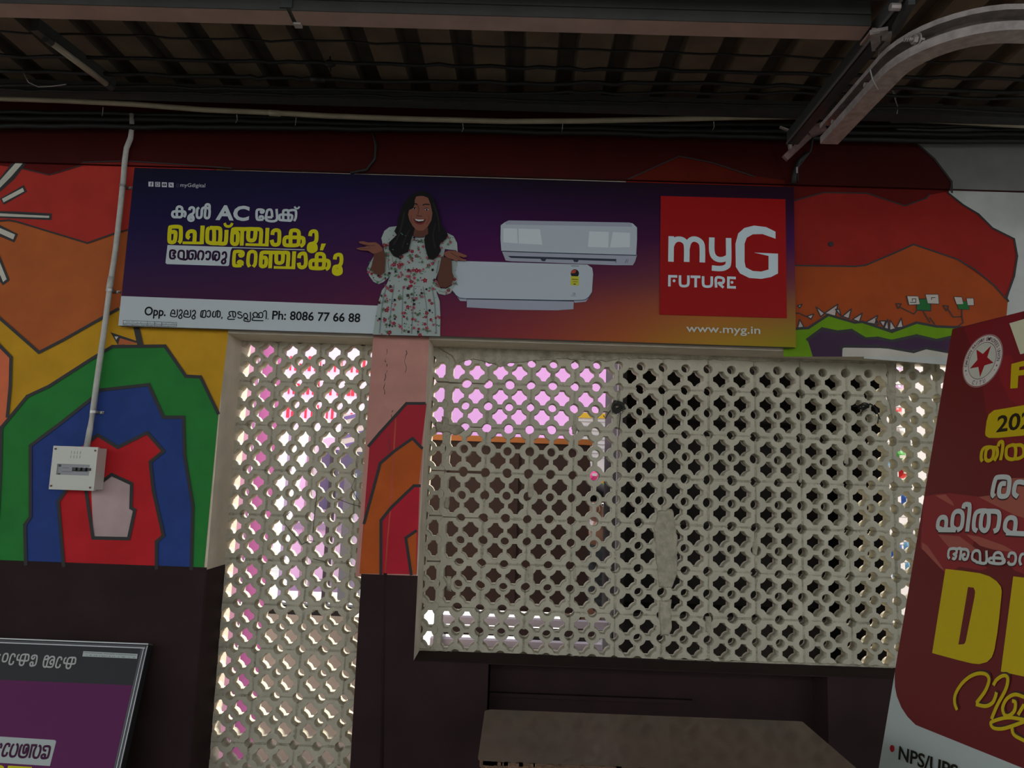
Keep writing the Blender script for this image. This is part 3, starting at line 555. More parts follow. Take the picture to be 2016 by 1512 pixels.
for i in range(4):
    x = 347+i*49.3; yy = 143+i*2
    ic.mat(ink(150, 152, 160, 2.6)); ic.poly(BP, K(x, yy, x+37, yy+1, x+37, yy+36, x, yy+35), lw); ic.mat(ink(20, 18, 40))
    if i == 0: ic.stroke(BP, K(x+28, yy+8, x+20, yy+10, x+19, yy+34), 1.3, lk); ic.stroke(BP, K(x+13, yy+18, x+27, yy+18), 1.1, lk, smooth=False)
    if i == 1: ic.stroke(BP, K(*[c for a_ in range(8) for c in (x+18+8*math.cos(a_*.785), yy+18+8*math.sin(a_*.785))]), .9, lk, closed=True); ic.stroke(BP, K(x+6, yy+6, x+30, yy+6, x+30, yy+30, x+6, yy+30), .7, lk, smooth=False, closed=True)
    if i == 2: ic.poly(BP, K(x+6, yy+10, x+31, yy+10, x+31, yy+26, x+6, yy+26), lk); ic.mat(ink(150, 152, 160, 2.6)); ic.poly(BP, K(x+15, yy+13, x+23, yy+18, x+15, yy+23), lk+.0001)
    if i == 3: ic.stroke(BP, K(x+8, yy+7, x+29, yy+29), 1.3, lk, smooth=False); ic.stroke(BP, K(x+29, yy+7, x+8, yy+29), .8, lk, smooth=False)
ic.mat(ink(150, 152, 160, 2.6)); text_px(ic, BP, 'myGdigital', K(581, 180)[0], K(763, 184)[0], 7.6, lw)
ic.mat(ink(46, 46, 66, 2.6)); text_px(ic, BP, '@', K(547, 180)[0], K(575, 181)[0], 6.5, lw); ic.build('social_icons', parent=AD, label='row of small pale icons and a handle')
# logo
lg = MB().mat(ink(150, 12, 12, 1.5)); lw = nl(); lg.poly(BP, GC(170, 195, 1200, 222, 1212, 1205, 160, 1175), lw); lg.build('logo_square', parent=AD, label='red logo square')
lw = nl(); lg = MB().mat(ink(176, 192, 196, 1.9))
lg.poly(BP, GC(1118, 548, 1118, 490, 1040, 452, 940, 440, 860, 460, 810, 505, 787, 590, 790, 780, 825, 835, 900, 872, 1000, 880, 1080, 865, 1138, 835, 1138, 672, 940, 663, 1060, 690, 1060, 803, 1000, 820, 930, 815, 872, 785, 862, 740, 862, 590, 880, 540, 930, 512, 1010, 510), lw)
for s_, sm in (((254, 738, 257, 528), 0), ((256, 610, 275, 572, 305, 553, 345, 556, 378, 585, 385, 640, 384, 740), 1), ((384, 640, 400, 580, 430, 553, 470, 556, 505, 585, 514, 640, 513, 744), 1), ((592, 538, 592, 650, 612, 700, 650, 720, 690, 718, 728, 700), 1), ((730, 543, 730, 740, 708, 782, 660, 795, 592, 790), 1)): lg.stroke(BP, GC(*s_), 45/4.2, lw, smooth=bool(sm))
for s_ in ((241, 942, 242, 868), (232, 858, 306, 860), (458, 950, 459, 862), (416, 862, 497, 864), (728, 950, 729, 866), (718, 870, 790, 873), (718, 948, 790, 951)): lg.stroke(BP, GC(*s_), 21/4.2, lw, smooth=False)
for s_ in ((329, 851, 330, 920, 345, 938, 380, 938, 397, 920, 398, 852), (520, 858, 521, 925, 538, 942, 575, 942, 590, 925, 591, 860), (627, 952, 628, 873, 678, 873, 690, 892, 680, 914, 650, 916, 688, 952)): lg.stroke(BP, GC(*s_), 21/4.2, lw)
for cx, cy in ((280, 896), (758, 909)): lg.poly(BP, GC(*[c for i in range(10) for c in (cx+12*math.cos(i*.628), cy+12*math.sin(i*.628))]), lw)
lg.build('logo_lettering', parent=AD, label='pale logo letters')
lg = MB().mat(ink(176, 176, 168, 1.9)); text_px(lg, BP, 'www.myg.in', GC(380, 1316)[0], GC(992, 1334)[0], 15.5, lw, bold=.01); lg.build('web_address', parent=AD, label='white web address')
# printed air conditioners
def art(items, name, label):
    mb = MB()
    for m_, kind, pts, w_ in items:
        mb.mat(m_); e_[0] += .00002; l = e_[0]
        if kind == 'p': mb.poly(BP, pts, l)
        elif kind == 'c': mb.stroke(BP, pts, w_, l, closed=True)
        else: mb.stroke(BP, pts, w_, l, smooth=(kind == 's'))
    return mb.build(name, parent=AD, label=label)
WA = ink(166, 176, 184, 1.7); WB_ = ink(148, 152, 166, 1.7); GK = ink(40, 48, 60); LG = ink(186, 194, 198, 1.8)
art([(WB_, 'p', AC(710, 780, 760, 850, 810, 852, 810, 830, 1510, 845, 1515, 862, 1590, 855, 1630, 800), 0), (WA, 'p', AC(735, 585, 1600, 610, 1632, 632, 1638, 670, 1630, 790, 1600, 830, 1560, 845, 1400, 846, 1200, 842, 800, 834, 745, 820, 708, 780, 702, 700, 715, 610), 0),
     (GK, 's', AC(706, 790, 745, 822, 800, 835, 1200, 843, 1540, 846, 1600, 832, 1628, 800), 1.4), (WB_, 'p', AC(803, 836, 1510, 850, 1508, 904, 1400, 912, 1100, 908, 803, 892), 0), (GK, 's', AC(803, 836, 1150, 842, 1510, 850), 2.2), (GK, 'l', AC(803, 836, 803, 890), .6),
     (ink(24, 26, 30), 'p', AC(*[c for i in range(14) for c in (1517+28*math.cos(i*.449), 668+28*math.sin(i*.449))]), 0), (ink(150, 60, 40), 'p', AC(1490, 668, 1494, 655, 1505, 645, 1528, 645, 1520, 666), 0), (ink(160, 160, 50), 'p', AC(1490, 686, 1546, 688, 1544, 749, 1488, 746), 0), (ink(50, 50, 20), 'l', AC(1498, 706, 1538, 708), 1.2), (ink(50, 50, 20), 'l', AC(1505, 722, 1535, 724), .8), (ink(50, 50, 20), 'l', AC(1508, 738, 1524, 739), 1.8), (GK, 'l', AC(1492, 618, 1545, 620), .9), (GK, 'l', AC(1502, 798, 1518, 798, 1518, 808, 1502, 808), .8), (GK, 'l', AC(1492, 816, 1526, 817), .5)], 'printed_air_conditioner', 'lower printed white air conditioner with open flap')
art([(WB_, 'p', AC(1035, 520, 1060, 583, 1100, 588, 1300, 595, 1780, 614, 1900, 614, 1915, 590, 1928, 545), 0), (WA, 'p', AC(1055, 330, 1080, 318, 1870, 332, 1900, 338, 1928, 365, 1928, 440, 1922, 550, 1032, 520, 1026, 440, 1028, 350), 0), (WB_, 'p', AC(1055, 330, 1080, 318, 1870, 332, 1895, 345, 1895, 360, 1060, 345), 0), (LG, 'p', AC(1145, 372, 1287, 376, 1302, 478, 1148, 470), 0), (LG, 'p', AC(1045, 370, 1135, 372, 1140, 470, 1045, 462), 0), (LG, 'p', AC(1612, 390, 1742, 394, 1738, 497, 1604, 493), 0), (LG, 'p', AC(1768, 395, 1882, 400, 1880, 495, 1750, 497), 0),
     (GK, 's', AC(1030, 521, 1400, 534, 1924, 549), 1.8), (GK, 'p', AC(1075, 552, 1792, 573, 1788, 600, 1400, 588, 1105, 574), 0), (WB_, 'p', AC(1095, 566, 1786, 588, 1784, 612, 1100, 586), 0), (GK, 'p', AC(1290, 572, 1310, 562, 1330, 572, 1320, 588, 1300, 586), 0), (GK, 'p', AC(1505, 578, 1525, 568, 1545, 578, 1535, 594, 1512, 592), 0), (GK, 'l', AC(1860, 575, 1850, 600), .8), (GK, 'l', AC(1870, 575, 1862, 600), .6)], 'printed_air_conditioner', 'upper printed white air conditioner')
# printed woman
W_ = crop(700, 360, 8.4)
dress = ink(160, 172, 168, 1.45); skin = ink(118, 74, 60, 1.75); skd = ink(82, 50, 40, 1.9); hair = ink(16, 15, 15, 1.8); hl = ink(30, 28, 28, 2)
RC = ink(118, 24, 40, 2); PK = ink(140, 70, 84, 2); GR = ink(70, 100, 76, 2); BKI = ink(20, 20, 24, 2); GY = ink(118, 128, 128, 1.6)
sil = [560, 738, 480, 800, 430, 920, 470, 1100, 500, 1290, 480, 1500, 560, 1500, 590, 1500, 520, 1680, 440, 1780, 385, 1960, 335, 2200, 290, 2512, 1400, 2540, 1405, 2200, 1392, 1960, 1345, 1830, 1310, 1640, 1360, 1500, 1440, 1290, 1480, 1100, 1660, 1120, 1690, 1150, 1680, 1000, 1620, 885, 1520, 835, 1200, 850, 1120, 900, 1040, 905, 960, 890, 700, 720]
sl1 = [310, 1210, 240, 1330, 192, 1440, 232, 1545, 300, 1640, 385, 1680, 470, 1640, 560, 1560, 600, 1490, 570, 1200, 500, 1180, 490, 1480, 400, 1540, 250, 1450]
sl2 = [1590, 1290, 1600, 1500, 1632, 1570, 1592, 1700, 1500, 1755, 1400, 1745, 1350, 1620, 1310, 1640, 1330, 1780, 1380, 1840, 1480, 1860, 1570, 1830, 1640, 1720, 1692, 1620, 1682, 1540, 1655, 1500, 1690, 1350, 1680, 1290]
it = [(dress, 'p', W_(*sil), 0), (dress, 'p', W_(*sl1), 0), (dress, 'p', W_(*sl2), 0)]
for s_, w_ in (((640, 1690, 600, 2000, 560, 2400), 2.6), ((790, 1720, 780, 2000, 770, 2500), 2.2), ((970, 1730, 950, 2100, 930, 2500), 2.8), ((1120, 1720, 1180, 2100, 1190, 2500), 2), ((1260, 1700, 1310, 2000, 1340, 2500), 2.8), ((520, 1700, 450, 2000, 400, 2500), 3), ((540, 1300, 560, 1450), 2), ((610, 1240, 640, 1400), 1.6), ((1380, 1290, 1340, 1500), 2.4), ((560, 1130, 545, 1300), 1.6), ((800, 1712, 1080, 1720), .9), ((290, 1600, 400, 1640, 500, 1560), 2), ((1380, 1790, 1480, 1810, 1560, 1760), 1.6)):
    it.append((GY, 's', W_(*s_), w_))
r = random.Random(11); PS = [sil, sl1, sl2]; flw = []
PSn = [[(P[i], P[i+1]) for i in range(0, len(P), 2)] for P in PS]
fixed = [(640, 1355, 42, RC), (725, 1370, 48, RC), (1010, 1455, 44, RC), (1065, 1460, 34, RC), (955, 1450, 30, RC), (890, 1555, 40, PK), (975, 1580, 34, PK), (925, 1640, 38, RC), (1150, 1620, 44, RC), (900, 1720, 34, RC), (720, 1560, 30, PK), (480, 1040, 42, RC), (1210, 1375, 38, RC), (940, 1140, 34, RC), (1010, 1215, 34, RC), (930, 1260, 34, RC), (770, 1225, 34, RC), (1120, 1060, 28, PK), (865, 2055, 34, RC), (520, 2110, 42, RC), (1180, 2160, 36, RC), (1165, 2220, 30, RC), (740, 2380, 36, PK), (1180, 2410, 40, PK), (1150, 2340, 30, RC), (560, 2480, 44, RC), (1070, 2520, 34, RC), (730, 1915, 34, RC), (1225, 1950, 30, RC), (1250, 2270, 30, RC), (490, 2270, 36, RC), (640, 2330, 36, RC), (1540, 1780, 34, RC), (1640, 1600, 34, RC), (270, 1510, 26, RC), (945, 2260, 26, RC), (1330, 2240, 22, RC), (600, 1790, 34, RC)]
for x, yy, R_, m_ in fixed: flw.append((x, yy, R_, m_))
for i in range(420):
    x = r.uniform(200, 1680); yy = r.uniform(760, 2530)
    if any(inpoly(x, yy, P) for P in PSn): flw.append((x, yy, r.uniform(12, 30), r.choice((RC, PK, PK, GR, GR, GR, BKI, BKI))))
fm = []
for x, yy, R_, m_ in flw:
    a0 = r.random()*6
    if R_ > 21 or m_ in (RC, PK):
        n = 15; P = [c for i in range(n) for c in (x+R_*(1 if i % 3 == 0 else .62 if i % 3 == 1 else .9)*math.cos(a0+i*2*math.pi/n), yy+R_*(1 if i % 3 == 0 else .62 if i % 3 == 1 else .9)*math.sin(a0+i*2*math.pi/n))]
        fm.append((m_, 'p', W_(*P), 0))
        if R_ > 26: fm.append((PK if m_ is RC else RC, 'p', W_(*[c for i in range(6) for c in (x+R_*.3*math.cos(i*1.05), yy+R_*.3*math.sin(i*1.05))]), 0))
        if r.random() < .5: b_ = r.random()*6.28; fm.append((GR, 's', W_(x+R_*math.cos(b_), yy+R_*math.sin(b_), x+R_*1.7*math.cos(b_+.2), yy+R_*1.7*math.sin(b_+.2)), 1.6))
    else:
        fm.append((m_, 's', W_(x, yy, x+R_*math.cos(a0), yy+R_*math.sin(a0)), R_/8.4*.9))
it += fm
it += [(skd, 'p', W_(315, 1190, 470, 1130, 505, 1190, 495, 1480, 430, 1545, 330, 1520, 250, 1455, 300, 1330), 0), (skd, 'p', W_(1430, 1230, 1590, 1280, 1598, 1490, 1632, 1570, 1592, 1700, 1500, 1752, 1400, 1740, 1356, 1600), 0),
       (skin, 'p', W_(30, 1098, 100, 1085, 160, 1080, 235, 1050, 160, 1042, 75, 1015, 68, 992, 130, 982, 225, 1005, 340, 1000, 400, 1035, 445, 1085, 470, 1120, 440, 1150, 370, 1175, 300, 1190, 225, 1142, 100, 1132, 34, 1112), 0),
       (skin, 'p', W_(1465, 1170, 1540, 1138, 1650, 1142, 1760, 1185, 1845, 1220, 1840, 1245, 1790, 1252, 1700, 1225, 1765, 1270, 1838, 1290, 1832, 1310, 1770, 1308, 1700, 1290, 1690, 1325, 1650, 1305, 1590, 1275, 1520, 1255, 1475, 1215), 0),
       (skd, 's', W_(1580, 1170, 1680, 1240, 1740, 1270), 1), (skd, 's', W_(160, 1060, 260, 1060, 330, 1050), 1), (skd, 's', W_(100, 1108, 200, 1108, 260, 1098), .7),
       (hair, 'p', W_(930, 225, 1000, 185, 1100, 150, 1200, 180, 1290, 260, 1340, 380, 1395, 560, 1420, 700, 1490, 800, 1535, 880, 1500, 950, 1420, 1000, 1395, 1060, 1420, 1130, 1370, 1230, 1290, 1290, 1215, 1270, 1190, 1200, 1160, 1100, 1140, 960, 1165, 880, 1100, 820, 1000, 800, 965, 860, 935, 930, 900, 1080, 880, 1160, 760, 1210, 720, 1262, 640, 1230, 600, 1180, 560, 1110, 565, 1000, 640, 930, 690, 880, 650, 820, 700, 720, 715, 600, 755, 500, 780, 400, 850, 300), 0),
       (hl, 's', W_(1290, 360, 1370, 600, 1390, 820), 3), (hl, 's', W_(1330, 700, 1290, 900, 1330, 1100), 3), (hl, 's', W_(820, 500, 780, 700, 720, 900, 640, 1050), 4), (hl, 's', W_(900, 800, 830, 950, 780, 1100), 3),
       (skd, 'p', W_(985, 780, 1200, 760, 1210, 860, 1130, 912, 1040, 918, 960, 900), 0), (skin, 'p', W_(1010, 250, 1060, 240, 1130, 240, 1205, 270, 1245, 370, 1278, 520, 1262, 640, 1200, 745, 1130, 805, 1060, 812, 1010, 795, 955, 735, 900, 640, 878, 545, 895, 470, 960, 440, 985, 380, 990, 300), 0),
       (hair, 's', W_(990, 372, 1010, 372, 1035, 388), 2), (hair, 's', W_(1120, 395, 1165, 378, 1235, 385), 2), (skd, 's', W_(1040, 400, 1055, 460, 1040, 540), 1.6), (skd, 's', W_(1015, 560, 1055, 572, 1110, 575), 2), (ink(190, 190, 190, 1.3), 'p', W_(955, 448, 985, 436, 1015, 448, 985, 465), 0), (ink(190, 190, 190, 1.3), 'p', W_(1145, 462, 1185, 446, 1222, 460, 1185, 482), 0), (hair, 'p', W_(970, 440, 985, 434, 998, 440, 1000, 456, 985, 464, 970, 456), 0), (hair, 'p', W_(1168, 456, 1183, 450, 1200, 458, 1200, 474, 1185, 482, 1170, 474), 0), (hair, 's', W_(950, 446, 985, 430, 1018, 446), .9), (hair, 's', W_(1140, 460, 1185, 440, 1225, 458), .9),
       (ink(96, 34, 36, 2), 'p', W_(955, 612, 1050, 620, 1175, 618, 1150, 680, 1100, 712, 1050, 712, 995, 685), 0), (ink(30, 10, 12, 2), 'p', W_(975, 622, 1150, 628, 1130, 665, 1080, 682, 1020, 675), 0), (ink(190, 190, 185, 1.6), 'p', W_(985, 620, 1060, 628, 1142, 626, 1125, 650, 1055, 658, 1010, 645), 0), (skd, 's', W_(935, 560, 930, 640, 960, 700), .9), (skd, 's', W_(1215, 560, 1220, 640, 1180, 700), .9), (BKI, 's', W_(1000, 985, 1040, 968, 1075, 1000), 1.5)]
art(it, 'printed_woman', 'printed woman in floral dress shrugging with open palms')
# ------------------------------------------------------------------ conduit and switch box
PVC = mat('white_pvc_conduit', (.50, .49, .45), .45, noise=.15, nscale=30)
pp = [(260, 225), (260, 250), (257, 272), (249, 292), (246, 315), (243, 353), (236, 420), (228, 490), (219, 548), (216, 570), (208, 630), (190, 756), (183, 811), (177, 845), (170, 884)]
PI = empty('conduit_pipe', PY(172, 880, -.03), 'white plastic conduit running down the wall to the switch box', 'conduit pipe')
MB().mat(PVC).tube([PY(x, y, -.032-.03*(i < 3)) for i, (x, y) in enumerate(pp)], .0125, 12).build('pipe', parent=PI, smooth=True)
m = MB().mat(PVC); m.tube([PY(219.5, 545, -.032), PY(214.5, 574, -.032)], .0145, 12).build('coupling', parent=PI, smooth=True)
SAD = mat('metal_saddle', (.35, .34, .32), .35, metal=.8)
for x, y in ((242, 366), (217, 572), (184.5, 811)):
    p = PY(x, y, -.032); m = MB().mat(SAD)
    m.sweep([(p+Vector((0, 0, z)), Vector((1, 0, 0)), Vector((0, 1, 0))) for z in (-.006, .006)], [(.016*math.cos(a), .016*math.sin(a)) for a in [i*math.pi/8-.2 for i in range(-9, 3)]]+[(.017, .03), (-.017, .03)])
    m.box(p.x-.03, p.x+.033, -.008, -.001, p.z-.006, p.z+.006); m.cyl((p.x+.027, -.012, p.z), (0, 1, 0), .004, .012, 8); m.build('saddle_clamp', parent=PI)
yf = -.085; c_ = [PY(*p, yf) for p in ((104, 878), (193, 880), (184.5, 965.5), (97, 964))]
x0, x1, z1, z0 = (c_[0].x+c_[3].x)/2, (c_[1].x+c_[2].x)/2, (c_[0].z+c_[1].z)/2, (c_[2].z+c_[3].z)/2
BXM = mat('glossy_cream_enamel', (.60, .60, .54), .25, coat=.4)
SB = empty('switch_box', ((x0+x1)/2, -.04, z0), 'small cream enamelled circuit breaker box below the white conduit', 'switch box')
MB().mat(BXM).box(x0+.006, x1-.004, yf+.016, -.005, z0+.004, z1-.004).build('body', parent=SB)
m = MB().mat(BXM); wx0, wx1 = x0+(x1-x0)*.13, x0+(x1-x0)*.86; wz0, wz1 = z0+(z1-z0)*.34, z0+(z1-z0)*.59
m.box(x0, x1, yf, yf+.014, wz1, z1).box(x0, x1, yf, yf+.014, z0, wz0).box(x0, wx0, yf, yf+.014, wz0, wz1).box(wx1, x1, yf, yf+.014, wz0, wz1).build('cover', parent=SB)
BR = MB().mat(mat('grey_breaker', (.30, .31, .33), .5)).box(wx0, wx1, yf+.006, yf+.02, wz0, wz1).build('breaker_row', parent=SB)
m = MB().mat(BLACK); mx = wx0+(wx1-wx0)*.46; m.box(mx, wx1-.012, yf+.002, yf+.007, wz0+.018, wz1-.014).build('breaker_slot', parent=BR)
for i in range(4): xx = mx+.004+i*.022; MB().mat(mat('toggle', (.02, .02, .02), .4) if i else mat('toggle', (.02, .02, .02), .4)).box(xx+.004, xx+.016, yf-.006, yf+.003, wz0+.022, wz0+.034).build('toggle', parent=BR)
for i in range(3): MB().mat(mat('marker', (.5, .5, .5), .5)).box(mx+.03+i*.022, mx+.038+i*.022, yf+.001, yf+.002, wz0+.028, wz0+.036).build('marker', parent=BR)
m = MB().mat(mat('marker_dark', (.05, .05, .05), .5))
for a_, b_ in ((.02, .9), (.02, .1)): m.box(wx0+.004, wx0+.014, yf+.004, yf+.0065, wz0+(wz1-wz0)*b_-.008, wz0+(wz1-wz0)*b_+.002)
m.box(wx0+.022, wx0+.05, yf+.0045, yf+.0062, wz1-.018, wz1-.0165); m.box(wx0+.022, wx0+.07, yf+.0045, yf+.0062, wz0+.014, wz0+.0155); m.build('breaker_print', parent=BR)
m = MB().mat(BXM)
ex0, ex1, ez0, ez1 = x0+(x1-x0)*.36, x0+(x1-x0)*.63, z0+(z1-z0)*.71, z0+(z1-z0)*.91
for i in range(4):
    for j in range(2): a_ = ex0+(ex1-ex0)*i/4; b_ = ez0+(ez1-ez0)*j/2; m.box(a_+.002, a_+(ex1-ex0)/4-.002, yf-.003, yf+.001, b_+.003, b_+(ez1-ez0)/2-.003)
m.build('embossed_mark', parent=SB)
for u, v in ((.06, .93), (.95, .92), (.92, .07), (.05, .08)): MB().mat(mat('brass_screw', (.12, .07, .04), .4, metal=.7)).cyl((x0+(x1-x0)*u, yf-.001, z0+(z1-z0)*v), (0, 1, 0), .0045, .006, 10).build('screw', parent=SB)
# ------------------------------------------------------------------ tall banner at the right
hh = math.radians(10.1); Hd = Vector((math.sin(hh), -math.cos(hh), 0)); TA = PY(1875, 648, -.42)
d = ray(1730, 1512); t = (TA-CAM).dot(Hd)/d.dot(Hd); TBm = CAM+d*t; Vd = (TA-TBm).normalized(); Nd = Hd.cross(Vd)
FP = Plane(TA, Nd, Hd); vb = -TA.z/FP.v.z
base = TA+FP.v*vb
BN = empty('union_banner', (base.x, base.y, 0), 'tall maroon printed union banner leaning at the right edge', 'banner')
def slab(mb, pl, u0, u1, v0, v1, l0, l1): return mb.hexa([pl.pt(*c, l0) for c in ((u0, v0), (u1, v0), (u1, v1), (u0, v1))], [pl.pt(*c, l1) for c in ((u0, v0), (u1, v0), (u1, v1), (u0, v1))])
slab(MB().mat(ink(172, 182, 178, 1.7)), FP, 0, 1.0, vb, 0, -.004, 0).build('flex_sheet', parent=BN, label='white printed flex sheet')
m = MB().mat(mat('banner_frame', (.25, .24, .22), .5, metal=.5))
for u in (.012, .988): slab(m, FP, u-.012, u+.012, vb, 0, -.03, -.005)
for v in (-.012, vb+.1, vb*.5): slab(m, FP, .0, 1.0, v-.012, v+.012, -.03, -.0052)
m.build('frame', parent=BN)
b1 = crop(1716, 600, 3.287); b2 = crop(1700, 1040, 3.2025); b3 = crop(1816, 860, 5.4); b4 = crop(1860, 1300, 9.45); b5 = crop(1880, 640, 6.873)
GBN = 1.75
def bi(r, g, b, g_=GBN): return mat('banner_ink_%d_%d_%d' % (r, g, b), col(r, g, b, g_), .35)
lf = [.0008]
def fl_(): lf[0] += .00015; return lf[0]
def cl_uv(pts): return [(max(0.0005, min(.999, u)), max(vb, min(-.0005, v))) for u, v in (FP.uv(*p) for p in pts)]
def fill(name, pts, c, label=None, m=None):
    mb = MB().mat(m or bi(*c)); mb.puv(FP, cl_uv(pts), fl_()); return mb.build(name, parent=BN, label=label)
far = [FP.uv(*p) for p in b2(330, 1240, 1012, 1515)]
slope = (far[1][1]-far[0][1])/(far[1][0]-far[0][0])
uvm = [(0.0005, -.0005), (.999, -.0005), (.999, far[0][1]+slope*(.999-far[0][0]))]+[FP.uv(*p) for p in b2(330, 1240, 280, 1190, 240, 1130, 212, 1060, 200, 1000, 198, 940)]
mb = MB().mat(bi(88, 24, 27)); mb.puv(FP, [(max(.0005, u), v) for u, v in uvm]+[(0.0005, FP.uv(*b2(200, 900)[0])[1])], fl_()); mb.build('maroon_print', parent=BN, label='maroon printed field with a rounded corner')
fill('print_tint', b1(600, 150, 986, -40, 1040, 1020, 860, 1000, 760, 800, 700, 400), (104, 24, 30)); fill('print_tint', b1(820, 330, 900, 330, 986, 480, 986, 660, 900, 620, 830, 480), (118, 26, 32))
for p, c in ((b3(20, 640, 140, 610, 300, 600, 460, 620, 600, 640, 720, 660, 880, 760, 1080, 860, 1200, 900, 1200, 1500, 980, 1420, 760, 1180, 560, 1100, 500, 1250, 700, 1400, 620, 1420, 400, 1380, 250, 1460, 120, 1300, -20, 1180), (118, 34, 38)), (b3(140, 625, 250, 612, 330, 700, 340, 740, 250, 690), (140, 70, 62)),
             (b3(600, 640, 760, 620, 960, 440, 1180, 440, 1200, 900, 980, 830), (138, 74, 62)), (b3(170, 1040, 400, 1060, 560, 1180, 640, 1240, 420, 1230, 290, 1180), (134, 68, 60)), (b3(470, 1040, 600, 1060, 880, 1160, 1000, 1230, 760, 1200, 620, 1160), (138, 72, 62)), (b3(0, 1120, 60, 1160, 240, 1420, 200, 1400, 0, 1190), (136, 70, 62)), (b2(655, 380, 712, 420, 690, 510), (130, 60, 56))): fill('print_swirl', p, c)
# emblem
c0 = Vector(FP.uv(*b5(377, 485)[0])); e1 = Vector(FP.uv(*b5(655, 400)[0])); e2 = Vector(FP.uv(*b5(98, 600)[0])); RR = (e1-e2).length/2*.98; 
e3 = Vector(FP.uv(*b5(460, 124)[0])); e4 = Vector(FP.uv(*b5(300, 845)[0])); RV = (e3-e4).length/2
em = MB(); sx_ = RR; sy_ = RV
def disc(r_, n=48): return [(c0.x+sx_*r_*math.cos(2*math.pi*i/n), c0.y+sy_*r_*math.sin(2*math.pi*i/n)) for i in range(n)]
em.mat(bi(150, 120, 115)).puv(FP, disc(1.0), fl_()); em.mat(bi(90, 30, 32)).puv(FP, disc(.975), fl_()); em.mat(bi(178, 172, 165)).puv(FP, disc(.955), fl_()); em.mat(bi(50, 30, 30)).puv(FP, disc(.70), fl_()); em.mat(bi(166, 168, 156)).puv(FP, disc(.68), fl_())
em.mat(bi(128, 18, 26)); em.puv(FP, [(c0.x+sx_*r_*math.cos(a_), c0.y+sy_*r_*math.sin(a_)) for i in range(10) for r_, a_ in [((.62 if i % 2 == 0 else .26), math.radians(270+i*36+3))]], fl_())
em.mat(bi(46, 22, 24)); lw = fl_()
def arc_text(st, a0, a1, rad, h, flip=False):
    n = len(st)
    for i, ch in enumerate(st):
        if ch == ' ': continue
        a_ = math.radians(a0+(a1-a0)*(i+.5)/n); vs, fs = text_uv(ch, .01); cx = (min(v[0] for v in vs)+max(v[0] for v in vs))/2
        rx = -math.sin(a_)*-1; T = Vector((math.sin(a_), -math.cos(a_))); Nn = Vector((math.cos(a_), math.sin(a_)))
        if flip: T = -T; Nn = -Nn
        o_ = Vector((math.cos(a_), math.sin(a_)))*rad
        out = []
        for x, yv in vs:
            q_ = o_+T*((x-cx)*h*.8)+Nn*((yv-.35)*h*1.0); out.append(FP.pt(c0.x+sx_*q_.x, c0.y+sy_*q_.y, lw))
        em.add(out, fs)
arc_text('DAKSHIN RAILWAY EMPLOYEES UNION', 188, -8, .82, .2); arc_text('CITU', 245, 295, .83, .22, True)
for a_ in (200, -20, 212, -32):
    a_ = math.radians(a_); r0 = .05 if abs(math.sin(a_)) < .4 else .028
    em.puv(FP, [(c0.x+sx_*(.83*math.cos(a_)+r_*math.cos(b_)), c0.y+sy_*(.83*math.sin(a_)+r_*math.sin(b_))) for i in range(10) for r_, b_ in [((r0 if i % 2 == 0 else r0*.45), math.pi/2+i*math.pi/5)]], lw)
em.build('emblem', parent=BN, label='round union emblem with a red star')
YB_ = bi(166, 146, 10); WB2 = bi(168, 174, 170, 1.6); SH = bi(52, 30, 30)
l = fl_(); mb = MB().mat(YB_)
mb.puv(FP, cl_uv(b5(440, 1300, 470, 1210, 540, 1155, 700, 1130, 935, 1088, 1000, 1078, 1000, 1490, 935, 1500, 600, 1530, 470, 1530, 425, 1500, 420, 1460)), l); mb.build('year_box', parent=BN, label='yellow rounded box behind the year'); mb = MB().mat(YB_)
mb.puv(FP, cl_uv(b5(775, 530, 935, 488, 990, 475, 990, 550, 885, 570, 880, 618, 990, 600, 990, 675, 870, 690, 860, 856, 760, 862)), l); mb.build('large_letter', parent=BN, label='yellow upper letter cut by the frame'); mb = MB().mat(YB_)
mb.puv(FP, cl_uv(b2(522, 258, 620, 268, 740, 285, 800, 305, 845, 335, 872, 370, 878, 400, 862, 560, 850, 660, 832, 765, 815, 815, 785, 845, 735, 858, 690, 854, 600, 832, 438, 788)), l); mb.build('large_letter', parent=BN, label='large yellow letter D'); mb = MB().mat(YB_)
mb.puv(FP, cl_uv(b2(950, 305, 1100, 322, 1100, 960, 1012, 935, 872, 905)), l)
mb.build('large_letter', parent=BN, label='large yellow letter cut by the frame')
mb = MB().mat(bi(86, 24, 27)); l = fl_(); mb.puv(FP, cl_uv(b2(665, 372, 700, 376, 710, 400, 705, 440, 650, 715, 640, 732, 604, 735)), l); mb.build('letter_opening', parent=BN)
mb = MB().mat(bi(176, 178, 150)); mb.puv(FP, cl_uv(b1(897, 122, 1000, 92, 1040, 80, 1040, 300, 986, 318, 968, 322)), fl_()); mb.build('pale_letter', parent=BN, label='pale letter cut by the frame edge')
def fst(mb, tr, ss, wz, sc, l, smooth=True):
    for s_ in ss:
        pts = tr(*s_); uv = [FP.uv(*p) for p in pts]; a_ = Vector(FP.uv(pts[0][0], pts[0][1]-wz/sc/2)); b_ = Vector(FP.uv(pts[0][0], pts[0][1]+wz/sc/2)); mb.suv(FP, uv, (a_-b_).length*1.12, l, smooth)
y3 = [(650, 265, 635, 230, 645, 155, 680, 118, 755, 118, 770, 170, 752, 235, 712, 258, 682, 230, 690, 150, 720, 120), (755, 118, 800, 125, 808, 190, 775, 258), (815, 105, 832, 62, 862, 60, 866, 120, 842, 252), (955, 92, 910, 120, 902, 200, 930, 236, 990, 236, 1005, 150, 990, 95, 955, 92), (990, 95, 1060, 92, 1090, 130, 1085, 200, 1040, 232, 990, 236)]
